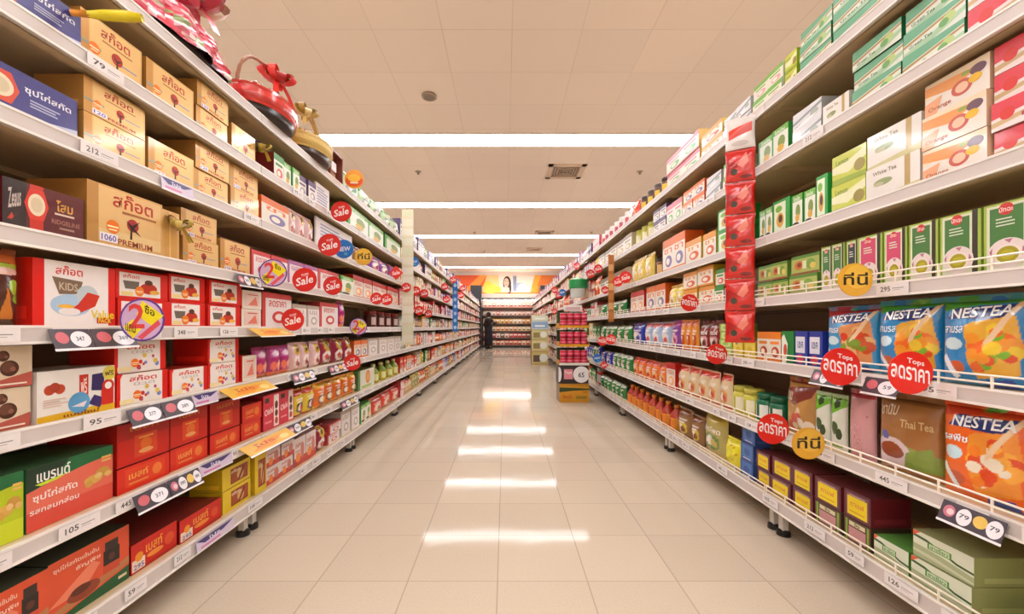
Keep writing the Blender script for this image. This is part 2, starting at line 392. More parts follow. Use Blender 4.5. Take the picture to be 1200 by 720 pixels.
def a_cuptea(panel):
    def f(w, h):
        return [('r', 0, 0, 1, 1, '#a4bc50'), ('r', .06, .03, .8, .97, '#d8dcc0'), ('r', .12, .3, .74, .93, panel), ('r', .8, 0, .93, 1, '#3c3428'), ('c', .43, .9, .14, '#d03a3a'), ('t', 'มัทฉะ', .3, .86, .56, .93, '#f4e0d8')] + \
               lines(.24, .66, .62, .8, 3, '#d8e0c8', 6, .4) + [('e', .46, .26, .38, .22, '#e4d4d0'), ('e', .46, .25, .26, .14, '#ecdcd4'), ('e', .46, .24, .21, .12, '#a89c20'), ('e', .46, .24, .14, .07, '#b8ae30')] + \
               [('p', [(.12, .3), (.18, .36), (.16, .24)], '#b06878'), ('p', [(.74, .34), (.8, .26), (.72, .24)], '#b06878'), ('p', [(.4, .46), (.56, .46), (.5, .4)], '#b87888')]
    return f
def a_landgreen(w, h):
    return [('r', 0, 0, 1, 1, '#a8b460'), ('r', 0, .84, 1, 1, '#5c8c38'), ('r', .02, 0, .98, .12, '#8c5a34'), ('e', .28, .5, .16, .24, '#c87838'), ('e', .3, .52, .08, .12, '#8c3c20'), ('e', .7, .5, .16, .26, '#78a044'), ('e', .78, .4, .1, .16, '#d8c060'), ('r', .42, .3, .56, .7, '#d8dcb4')]
def a_herb(w, h):
    band = [(0, .86), (.25, .82), (.5, .66), (.75, .5), (1, .46), (1, .38), (.74, .42), (.5, .58), (.25, .72), (0, .76)]
    return [('r', 0, 0, 1, 1, '#d8dcc4'), ('p', [(0, 0), (1, 0), (1, .3), (.5, .44), (0, .5)], '#a8b088'), ('p', band, '#3c5a30'), ('p', [(0, 1), (.14, 1), (0, .78)], '#d85a3c'), ('r', .26, .5, .66, .74, '#4c8c3c'), ('r', .29, .53, .63, .71, '#c8d8b0'), ('t', 'ชาเขียว', .31, .55, .61, .69, '#3c7c34'),
            ('p', [(0, .3), (.4, .28), (1, .12), (1, .06), (0, .2)], '#c8ccac')]
def a_purple(w, h):
    return [('r', 0, 0, 1, 1, '#5c2c38'), ('r', .08, .1, .92, .92, '#80485c'), ('r', .13, .12, .87, .8, '#ecd01c'), ('t', 'กาแฟ', .24, .44, .76, .64, '#d8843c'), ('r', .22, .24, .78, .28, '#c89828'), ('r', .2, .82, .8, .86, '#b8a0a0')]
def a_window(w, h):
    return [('r', 0, 0, 1, 1, '#5c4030'), ('r', .06, .06, .14, .94, '#88a83c'), ('r', .86, .06, .94, .94, '#88a83c'), ('r', .18, .12, .82, .66, '#c89090'), ('r', .2, .72, .8, .9, '#d8d0a8'), ('t', 'ขิง', .4, .74, .6, .88, '#403020')]
def a_stackbox(c1, c2):
    def f(w, h):
        return [('r', 0, 0, 1, 1, c1), ('r', .12, .16, .88, .9, c2), ('e', .5, .5, .24, .2, c1), ('r', .2, .1, .8, .14, '#e8e0d0')]
    return f
def a_nestea(top, body, dark, fruit, txt='สามรส'):
    def f(w, h):
        leaf = [('p', [(.44, .94), (.6, .99), (.66, .93), (.54, .91)], '#58a038'), ('p', [(.6, .99), (.76, .97), (.66, .92)], '#78b848')]
        fr = dots(.66, .38, .22, .26, 26, .085, fruit, 11)
        return [('r', 0, 0, 1, 1, body), ('p', [(0, 1), (0, .82), (.5, .88), (1, .9), (1, 1)], top), ('p', [(.14, .74), (.24, .86), (.9, .88), (.8, .72)], '#1c3070'),
                ('p', [(.4, .66), (.48, .7), (.9, .76), (.95, .5), (.92, .14), (.5, .08), (.42, .3)], dark)] + fr + \
               [('p', [(.9, .9), (.98, .92), (.7, .5), (.6, .44), (.62, .5)], '#e8c8a0')] + leaf + [('t', 'NESTEA', .19, .75, .89, .865, '#f8f8f8', .05),
                ('t', txt, .08, .58, .4, .66, '#e8f4f8'), ('e', .22, .46, .14, .07, '#c8e4ec'), ('e', .26, .2, .12, .07, '#c85a2c'), ('p', [(.02, .3), (.1, .34), (.3, .1), (.24, .06)], '#e8f0f4'),
                ('p', [(.55, .0), (.9, .0), (.86, .1), (.6, .08)], '#2c4aa0' if body[1] != '1' else '#7cb838')]
    return f
def a_brown(w, h):
    return [('r', 0, 0, 1, 1, '#a06c38'), ('r', 0, .88, 1, 1, '#8c5c30'), ('t', 'ชานม', .1, .72, .42, .84, '#e8d0a8', .1), ('t', 'Thai Tea', .5, .6, .92, .7, '#d8b880'), ('p', [(0, .5), (1, .3), (1, .12), (0, .3)], '#8c9a48'), ('e', .3, .3, .26, .12, '#7c3c20'), ('e', .3, .3, .3, .15, '#8c5030'),
            ('e', .32, .25, .36, .2, '#d8c4c8'), ('e', .32, .28, .24, .1, '#8c3c24'), ('c', .2, .46, .08, '#5c60a8'), ('p', [(.5, .1), (.98, .1), (.9, .4), (.6, .3)], '#7c9438')]
def a_nuts(w, h):
    return [('r', 0, 0, 1, 1, '#b88848'), ('r', 0, .9, 1, 1, '#a03c28'), ('p', [(0, .8), (.4, .5), (.9, .7), (1, .9)], '#7c3024'), ('t', 'ขนม', .1, .6, .4, .76, '#f0dcc0')] + dots(.55, .3, .36, .2, 12, .1, ['#d8b890', '#c84830', '#e8d8c0'], 4)
def a_pinkbag(w, h):
    return [('r', 0, 0, 1, 1, '#cc9498'), ('r', 0, .88, 1, 1, '#b8404c')] + dots(.5, .45, .4, .36, 14, .03, ['#a86a70', '#e0b8b8'], 6)
def a_greenwhite(w, h):
    return [('r', 0, 0, 1, 1, '#d8dccc'), ('p', [(0, .6), (1, .8), (1, 1), (0, 1)], '#6cb028'), ('p', [(.3, .84), (.6, .96), (.7, .8), (.4, .74)], '#2c4a1c'), ('e', .4, .4, .2, .12, '#3c5c30'), ('e', .66, .3, .16, .1, '#384c2c'), ('r', .1, .06, .8, .12, '#78a83c')]
def a_pouch(c1, c2, c3, txt=None, seed=1):
    def f(w, h):
        r = random.Random(seed)
        o = [('r', 0, 0, 1, 1, c1), ('p', [(0, .74), (1, .82), (1, 1), (0, 1)], c2), ('e', .5, .34, .34, .2, c3), ('e', .44, .34, .2, .13, '#ece0cc'), ('e', .6, .3, .14, .1, c2), ('r', 0, 0, 1, .08, c2)]
        if txt: o.append(('t', txt, .14, .56, .86, .7, '#f6ece0'))
        else: o += [('r', .16, .6, .84, .68, '#f0e4d8'), ('r', .24, .53, .7, .56, '#f0e4d8')]
        return o
    return f
def a_gen(c1, c2, c3, txt=None):
    def f(w, h):
        o = [('r', 0, .76, 1, 1, c2), ('r', 0, 0, 1, .1, c2), ('e', .56, .32, .3, .18, c3), ('e', .5, .32, .16, .1, '#efe4d2')]
        if txt: o.append(('t', txt, .14, .56, .86, .72, c2))
        else: o.append(('r', .16, .58, .84, .68, c2))
        return o
    return f

# kind: shape, object name, look, category, art, side colour, material
K = {
    'gold': ('box', 'tonic_box', 'gold essence box with round red emblem', 'box', a_gold, '#c08a44', 'gold'),
    'premium': ('box', 'tonic_gift_box', 'large gold premium gift box', 'box', a_premium, '#b8803c', 'gold'),
    'goldplain': ('box', 'tonic_gift_box', 'plain gold gift box end', 'box', a_goldplain, '#b47a34', 'gold'),
    'blue': ('box', 'soup_box', 'blue box with red hexagon medallion', 'box', a_blue, '#3c3c84', 'wrap'),
    'darkred': ('box', 'soup_box', 'dark red box with red medallion', 'box', a_darkred, '#5c1418', 'wrap'),
    'kids': ('box', 'drink_box', 'wide white and red value box', 'box', a_kids, '#cc1c10', 'card'),
    'kids_small': ('box', 'drink_box', 'small red and white printed box', 'box', a_kids_small, '#cc1c10', 'card'),
    'berry': ('box', 'drink_box', 'white box with coloured berries', 'box', a_berry, '#cc1c10', 'card'),
    'redwindow': ('box', 'drink_box', 'small red box with pale window', 'box', a_redwindow, '#d01c12', 'card'),
    'choc': ('box', 'chocolate_box', 'cream box picturing dark truffles', 'box', a_choc, '#a87c5c', 'card'),
    'promo': ('box', 'drink_box', 'white box with blue ball and bag', 'box', a_promo_white, '#d0c4b8', 'card'),
    'lime_brand': ('box', 'soup_box', 'yellow-green ginger soup box', 'box', a_brand('#b4c41c', '#c8d428'), '#2c6a3c', 'card'),
    'coral_brand': ('box', 'soup_box', 'coral and green ginger soup box', 'box', a_brand('#e06a54', '#d84c3c'), '#2c6a3c', 'card'),
    'bottlebox': ('box', 'soup_box', 'coral box picturing a black bottle', 'box', a_bottlebox, '#283828', 'card'),
    'redcarton': ('box', 'tonic_carton', 'deep red carton with gold lettering', 'box', a_redcarton, '#9c120c', 'card'),
    'redlow': ('box', 'tonic_carton', 'low bright red carton', 'box', a_redlow, '#8c100c', 'card'),
    'redgold': ('box', 'tonic_carton', 'red carton with gold script', 'box', a_redgold, '#7c0c0a', 'card'),
    'yellow': ('box', 'tonic_box', 'yellow box with brown panel', 'box', a_yellow, '#c8a41c', 'card'),
    'pinkjar': ('box', 'snack_box', 'crimson box with white jar panel', 'box', a_pinkjar, '#a82434', 'card'),
    'smallpink': ('box', 'snack_box', 'pale pink box with orange sticker', 'box', a_smallpink, '#b89088', 'card'),
    'magenta': ('pouch', 'snack_pouch', 'magenta pouch with orange foot', 'pouch', a_magenta, '#8c1c5c', 'film'),
    'goldstar': ('pouch', 'snack_pouch', 'pale pouch with gold rosette', 'pouch', a_goldstar('#d8b0b0'), '#a86880', 'film'),
    'crimson': ('pouch', 'snack_pouch', 'dark crimson pouch with white oval', 'pouch', a_goldstar('#8c1838'), '#70142c', 'film'),
    'salebox': ('box', 'wafer_box', 'white and rose wafer box', 'box', a_sale_white('#cc3c3c'), '#b84444', 'card'),
    'salepink': ('box', 'wafer_box', 'white and lilac wafer box', 'box', a_sale_white('#b068a0', txt='คอลลาเจน'), '#a06890', 'card'),
    'whitepack': ('box', 'wafer_box', 'plain off-white wafer box', 'box', a_sale_white('#b8a898', txt='นม'), '#c0b4a8', 'card'),
    'poster': ('box', 'notice_card', 'white notice card with blue writing', 'card', a_poster, '#d8d0cc', 'paper'),
    'darkpack': ('pouch', 'cocoa_pouch', 'dark brown pouch with orange panels', 'pouch',
                 lambda w, h: [('r', 0, 0, 1, 1, '#4c2418'), ('p', [(0, .82), (1, .8), (1, 1), (0, 1)], '#dc7438'), ('r', 0, .74, 1, .8, '#a8c040'), ('e', .5, .7, .5, .05, '#e0b8a8'), ('p', [(.3, .1), (.4, .5), (.5, .1)], '#c87428'), ('p', [(.55, .1), (.62, .5), (.8, .1)], '#c87428'), ('e', .8, .5, .14, .1, '#9cc03c'), ('e', .86, .36, .12, .06, '#7cb03c')], '#3c1c14', 'film'),
    'greenjar': ('box', 'cereal_box', 'green box picturing vegetables', 'box', a_greenbox, '#3c8c34', 'card'),
    'greenpack': ('pouch', 'seaweed_pouch', 'leafy green pouch', 'pouch', a_pouch('#b4cc9c', '#5c9a48', '#7c90b0', seed=3), '#78a068', 'film'),
    'redpack': ('box', 'biscuit_box', 'tall scarlet biscuit box', 'box', a_gen('#d83824', '#b81c14', '#f0a060', 'กรอบ'), '#b82014', 'card'),
    'redjar': ('jar', 'coffee_jar', 'brown jar with silver label', 'jar', None, ('#4c2018', '#c8b0a8', '#7c1c18'), 'plastic'),
    'orangepouch': ('pouch', 'cereal_pouch', 'orange pouch with yellow corner', 'pouch', a_pouch('#e06c1c', '#e8a828', '#7c3c20', seed=4), '#c85818', 'film'),
    'ginger': ('pouch', 'cereal_pouch', 'yellow pouch with dark berries', 'pouch', a_pouch('#e0c038', '#c8341c', '#3c3434', seed=5), '#c89828', 'film'),
    'roundtin': ('box', 'oat_box', 'green box with big orange circle', 'box', lambda w, h: [('r', 0, 0, 1, 1, '#dcdcc8'), ('r', 0, 0, .12, 1, '#487840'), ('c', .58, .58, .36, '#d8782c'), ('c', .58, .58, .24, '#e0a050'), ('r', .2, .06, .8, .18, '#98b858')], '#487840', 'card'),
    'oliveoil': ('bottle', 'oil_bottle', 'yellow-green plastic bottle', 'bottle', None, ('#c4b838', '#e0dca0', '#7c8c2c'), 'plastic'),
    'whitejar': ('jar', 'creamer_jar', 'white jar with pink band', 'jar', None, ('#e4dcd8', '#c85c6c', '#e8e4e0'), 'plastic'),
    'tea3': ('box', 'tea_box', 'flat green and white tea box', 'box', a_greentea, '#1f6a40', 'wrap'),
    'pinkfruit': ('box', 'tea_box', 'flat white and pink fruit tea box', 'box', a_pinkfruit, '#d8b0a8', 'wrap'),
    'orangefruit': ('box', 'tea_box', 'cream fruit tea box with cut fruit', 'box', a_orangefruit, '#d8b090', 'wrap'),
    'whitetea': ('box', 'tea_box', 'off-white tea box with brown stripe', 'box', a_whitetea, '#d0c8bc', 'wrap'),
    'limetea': ('box', 'tea_box', 'lime tea box with pale swirl', 'box', a_limetea, '#b0c41c', 'wrap'),
    'greenbox': ('box', 'tea_box', 'tall green and white herbal box', 'box', a_greenbox, '#2c8c38', 'card'),
    'brightgreen': ('box', 'tea_box', 'bright green framed tea box', 'box', a_brightgreen, '#209038', 'card'),
    'silver': ('box', 'tea_box', 'silver wrapped oolong box', 'box', a_silver, '#a8a8a4', 'wrap'),
    'cupgreen': ('box', 'matcha_box', 'upright green box picturing a tea cup', 'box', a_cuptea('#4c7c40'), '#8ca444', 'card'),
    'cuppink': ('box', 'matcha_box', 'upright pink-panelled tea cup box', 'box', a_cuptea('#d04c70'), '#8ca444', 'card'),
    'cupdark': ('box', 'matcha_box', 'upright black-panelled tea cup box', 'box', a_cuptea('#38403c'), '#7c8c44', 'card'),
    'landgreen': ('box', 'herb_tea_box', 'low olive herb tea box', 'box', a_landgreen, '#5c8438', 'card'),
    'herb': ('box', 'herb_tea_carton', 'pale green carton with curved band', 'box', a_herb, '#a0a468', 'card'),
    'herbgreen': ('box', 'herb_tea_carton', 'low grass-green carton', 'box', a_herb, '#4c8c2c', 'card'),
    'purple': ('box', 'coffee_box', 'purple box with yellow panel', 'box', a_purple, '#6c1c24', 'card'),
    'window': ('box', 'ginger_tea_box', 'brown box with pink window', 'box', a_window, '#4c3828', 'card'),
    'bluestack': ('box', 'sachet_box', 'small blue sachet box', 'box', a_stackbox('#3c5c9c', '#4c78b8'), '#34508c', 'card'),
    'limestack': ('box', 'sachet_box', 'small lime sachet box', 'box', a_stackbox('#7ca438', '#a8c83c'), '#6c9430', 'card'),
    'nestea_blue': ('pouch', 'iced_tea_bag', 'blue and green iced tea bag', 'bag', a_nestea('#3c9c30', '#2484c0', '#e0a838', ['#e8942c', '#d84c20', '#e8c430', '#78b028', '#e86c24']), '#1c6cac', 'film'),
    'nestea_red': ('pouch', 'iced_tea_bag', 'blue iced tea bag with red top', 'bag', a_nestea('#a82030', '#3494c8', '#d89058', ['#c84c20', '#e0b070', '#7c9a30', '#d83c20']), '#1c5c9c', 'film'),
    'nestea_orange': ('pouch', 'iced_tea_bag', 'orange iced tea bag', 'bag', a_nestea('#d8401c', '#e8641c', '#e8902c', ['#f0a838', '#d8481c', '#ece0c8', '#e87c20'], 'รสพีช'), '#c84818', 'film'),
    'browntea': ('pouch', 'milk_tea_bag', 'brown bag picturing a tea cup', 'bag', a_brown, '#7c5028', 'film'),
    'nuts': ('pouch', 'snack_bag', 'tan and dark red snack bag', 'bag', a_nuts, '#8c5c30', 'film'),
    'pinkbag': ('pouch', 'sugar_bag', 'narrow dusty pink bag', 'bag', a_pinkbag, '#a87078', 'film'),
    'greenwhite': ('pouch', 'snack_bag', 'white bag with bright green top', 'bag', a_greenwhite, '#5c9c28', 'film'),
    'orangebox': ('box', 'drink_mix_box', 'narrow orange drink mix box', 'box', a_gen('#d8641c', '#e8842c', '#b84414'), '#c05814', 'card'),
    'greendrink': ('box', 'drink_mix_box', 'green drink mix box with white swirl', 'box', lambda w, h: [('r', 0, 0, 1, 1, '#1c7c3c'), ('p', [(.0, 0), (.4, 0), (.5, .6), (.2, .9), (0, .8)], '#e4e8dc'), ('e', .3, .4, .14, .2, '#c84830')], '#18703a', 'card'),
    'bluedrink': ('box', 'drink_mix_box', 'blue and white drink mix box', 'box', lambda w, h: [('r', 0, 0, 1, 1, '#2c3c94'), ('r', .04, .36, .8, .84, '#dcdce4'), ('t', 'เชค', .2, .5, .66, .7, '#3c4488'), ('e', .4, .18, .3, .14, '#c83c50')], '#28348c', 'card'),
    'yellowlow': ('box', 'sachet_box', 'low yellow sachet box', 'box', a_stackbox('#e0c434', '#ecd860'), '#c8a828', 'card'),
    'limesmall': ('box', 'sachet_box', 'pale lime patterned box', 'box', a_stackbox('#a0bc54', '#cce08c'), '#8cac44', 'card'),
    'darkpouch': ('pouch', 'coffee_pouch', 'dark red coffee pouch', 'pouch', a_pouch('#7c1c1c', '#5c1414', '#d8a0a0', 'กาแฟ', 3), '#5c1414', 'film'),
    'tallorange': ('pouch', 'coffee_pouch', 'slim orange coffee pouch', 'pouch', a_pouch('#e08c28', '#c8541c', '#a83c18', None, 4), '#b86018', 'film'),
    'purplepouch': ('pouch', 'coffee_pouch', 'purple coffee pouch', 'pouch', a_pouch('#7c3c94', '#a8286c', '#e0a0b8', None, 5), '#6c2c80', 'film'),
    'palebluepouch': ('pouch', 'creamer_pouch', 'pale blue creamer pouch with red top', 'pouch', a_pouch('#a8bcd8', '#c84440', '#e0dce0', None, 6), '#8ca0c8', 'film'),
    'darkblue': ('pouch', 'creamer_pouch', 'royal blue creamer pouch', 'pouch', a_pouch('#1c34a0', '#2c3c8c', '#c8c8e0', None, 7), '#182c88', 'film'),
    'greenpouch': ('pouch', 'malt_pouch', 'green and white malt pouch', 'pouch', a_pouch('#2c8440', '#dce4d4', '#206c34', None, 8), '#1c6c30', 'film'),
    'orangecoffee': ('pouch', 'coffee_pouch', 'orange and red coffee bag', 'pouch', a_pouch('#e0702c', '#c83018', '#f0b060', None, 9), '#b8441c', 'film'),
    'redwhite': ('pouch', 'cereal_pouch', 'red-topped cream cereal bag', 'pouch', a_pouch('#e0c8a0', '#c8281c', '#d88c3c', 'ซีเรียล', 10), '#a82c1c', 'film'),
    'yellowjar': ('jar', 'honey_jar', 'pale yellow jar with cream label', 'jar', None, ('#c8c044', '#e8e0c0', '#b8b040'), 'plastic'),
    'darkgreenjar': ('jar', 'malt_jar', 'dark green jar with white label', 'jar', None, ('#0c6440', '#e0e4dc', '#0c5838'), 'plastic'),
    'orangebottle': ('bottle', 'juice_bottle', 'orange bottle with red shoulder', 'bottle', None, ('#e89c28', '#e0842c', '#b8341c'), 'plastic'),
    'yellowbag': ('pouch', 'bean_bag', 'bright yellow bag with red spots', 'bag', lambda w, h: [('r', 0, 0, 1, 1, '#e8dc20')] + dots(.5, .5, .3, .36, 6, .04, ['#c83820'], 3), '#c8b818', 'film'),
    'kernelbag': ('pouch', 'bean_bag', 'olive and cream grain bag', 'bag', a_pouch('#b8a860', '#c8b040', '#5c8438', 'ข้าวโพด', 12), '#8c8444', 'film'),
    'brownbag': ('pouch', 'bean_bag', 'brown and yellow grain bag', 'bag', a_pouch('#8c6438', '#7c4420', '#d8b838', None, 13), '#6c4424', 'film'),
    'yellowtea': ('box', 'tea_box', 'yellow and orange tea box', 'box', a_gen('#e4c83c', '#e0922c', '#d8581c', 'ชา'), '#c8a828', 'card'),
    'orangetea': ('box', 'tea_box', 'orange and white tea box', 'box', a_gen('#e8dcc8', '#e0702c', '#7c6ca0', 'ชา'), '#d85c20', 'card'),
    'redtea': ('box', 'tea_box', 'dark red and green tea box', 'box', a_gen('#9c2c2c', '#3c8c34', '#d86050'), '#7c2420', 'card'),
    'whitegreen': ('box', 'tea_box', 'white tea box with green spots', 'box', a_gen('#e4e4dc', '#78b048', '#e0a0a8'), '#b8c0a8', 'card'),
    'brownjar': ('jar', 'coffee_jar', 'amber coffee jar with dark lid', 'jar', None, ('#7c4c24', '#d8b070', '#2c1c14'), 'plastic'),
    'whitepink': ('box', 'tea_box', 'white box with pink and green print', 'box', a_gen('#e8dcd0', '#d8788c', '#70b070'), '#e0b868', 'card'),
    'dotted': ('jar', 'candy_jar', 'amber and black checked jar', 'jar', None, ('#5c3424', '#e0b83c', '#3c2820'), 'plastic'),
    'purplewhite': ('box', 'tea_box', 'white and violet box', 'box', a_gen('#dcd4dc', '#5c4470', '#a090b0'), '#54406c', 'card'),
    'yellowmilk': ('pouch', 'milk_pouch', 'yellow milk powder pouch', 'pouch', a_pouch('#e4c858', '#d8a83c', '#e8e0c8', None, 14), '#c0a040', 'film'),
    'scarletpouch': ('pouch', 'milk_pouch', 'scarlet milk powder pouch', 'pouch', a_pouch('#d8381c', '#b8241c', '#f0b898', None, 15), '#b02c18', 'film'),
    'creampack': ('box', 'milk_box', 'cream and brown milk powder box', 'box', a_gen('#e4dcc8', '#8c7058', '#c8a878'), '#c0b090', 'card'),
    'sachet': ('pouch', 'seasoning_packet', 'pale packet with pink print', 'pouch', a_pouch('#e4d8d8', '#c87880', '#9ca8c0', None, 16), '#c8b0b0', 'film'),
    'mixgreen': ('pouch', 'seasoning_packet', 'yellow-green seasoning packet', 'pouch', a_pouch('#a8b848', '#c8d078', '#4c7c30', None, 17), '#8c9c3c', 'film'),
    'greytin': ('jar', 'milk_tin', 'silver grey milk tin', 'tin', None, ('#a8a8a4', '#e0dcd4', '#8c8c88'), 'plastic'),
    'redtin': ('jar', 'milk_tin', 'red and white milk tin', 'tin', None, ('#c8301c', '#e8dcd0', '#b0a8a0'), 'plastic'),
    'creamcircle': ('box', 'oat_box', 'cream box with amber circle', 'box', lambda w, h: [('r', 0, 0, 1, 1, '#e8dcbc'), ('r', 0, .8, 1, 1, '#c8a04c'), ('c', .5, .4, .32, '#d89038'), ('c', .5, .4, .18, '#8c4c24'), ('r', .2, .84, .8, .94, '#f2ead4')], '#c8b48c', 'card'),
    'orangeswirl': ('pouch', 'cereal_pouch', 'bright orange pouch with white swirl', 'pouch', lambda w, h: [('r', 0, 0, 1, 1, '#e8701c'), ('p', [(0, .3), (.5, .5), (1, .3), (1, .5), (.5, .7), (0, .5)], '#f0e4d0'), ('e', .5, .24, .3, .14, '#c8481c'), ('r', 0, .86, 1, 1, '#d83c1c')], '#c85c1c', 'film'),
    'reddiag': ('box', 'biscuit_box', 'red and white slanted biscuit box', 'box', lambda w, h: [('r', 0, 0, 1, 1, '#d42c20'), ('p', [(0, 0), (1, 0), (1, .5), (0, .2)], '#f0e4dc'), ('e', .6, .3, .2, .14, '#c88c4c'), ('r', .15, .66, .8, .8, '#f4e0c8')], '#b0241c', 'card'),
    'greendiag': ('box', 'malt_box', 'green and cream slanted malt box', 'box', lambda w, h: [('r', 0, 0, 1, 1, '#3c8c40'), ('p', [(0, 0), (1, 0), (1, .3), (0, .56)], '#ece4cc'), ('e', .4, .26, .2, .14, '#8c5c30'), ('r', .2, .7, .85, .84, '#f0ecd8')], '#2c7434', 'card'),
    'lilacdiag': ('box', 'milk_box', 'lilac and white slanted milk box', 'box', lambda w, h: [('r', 0, 0, 1, 1, '#e4dce4'), ('p', [(0, 1), (1, 1), (1, .7), (0, .5)], '#8c7cac'), ('e', .5, .3, .26, .16, '#c8b4c8'), ('r', .2, .8, .8, .9, '#f0ecf2')], '#a498b8', 'card'),
}

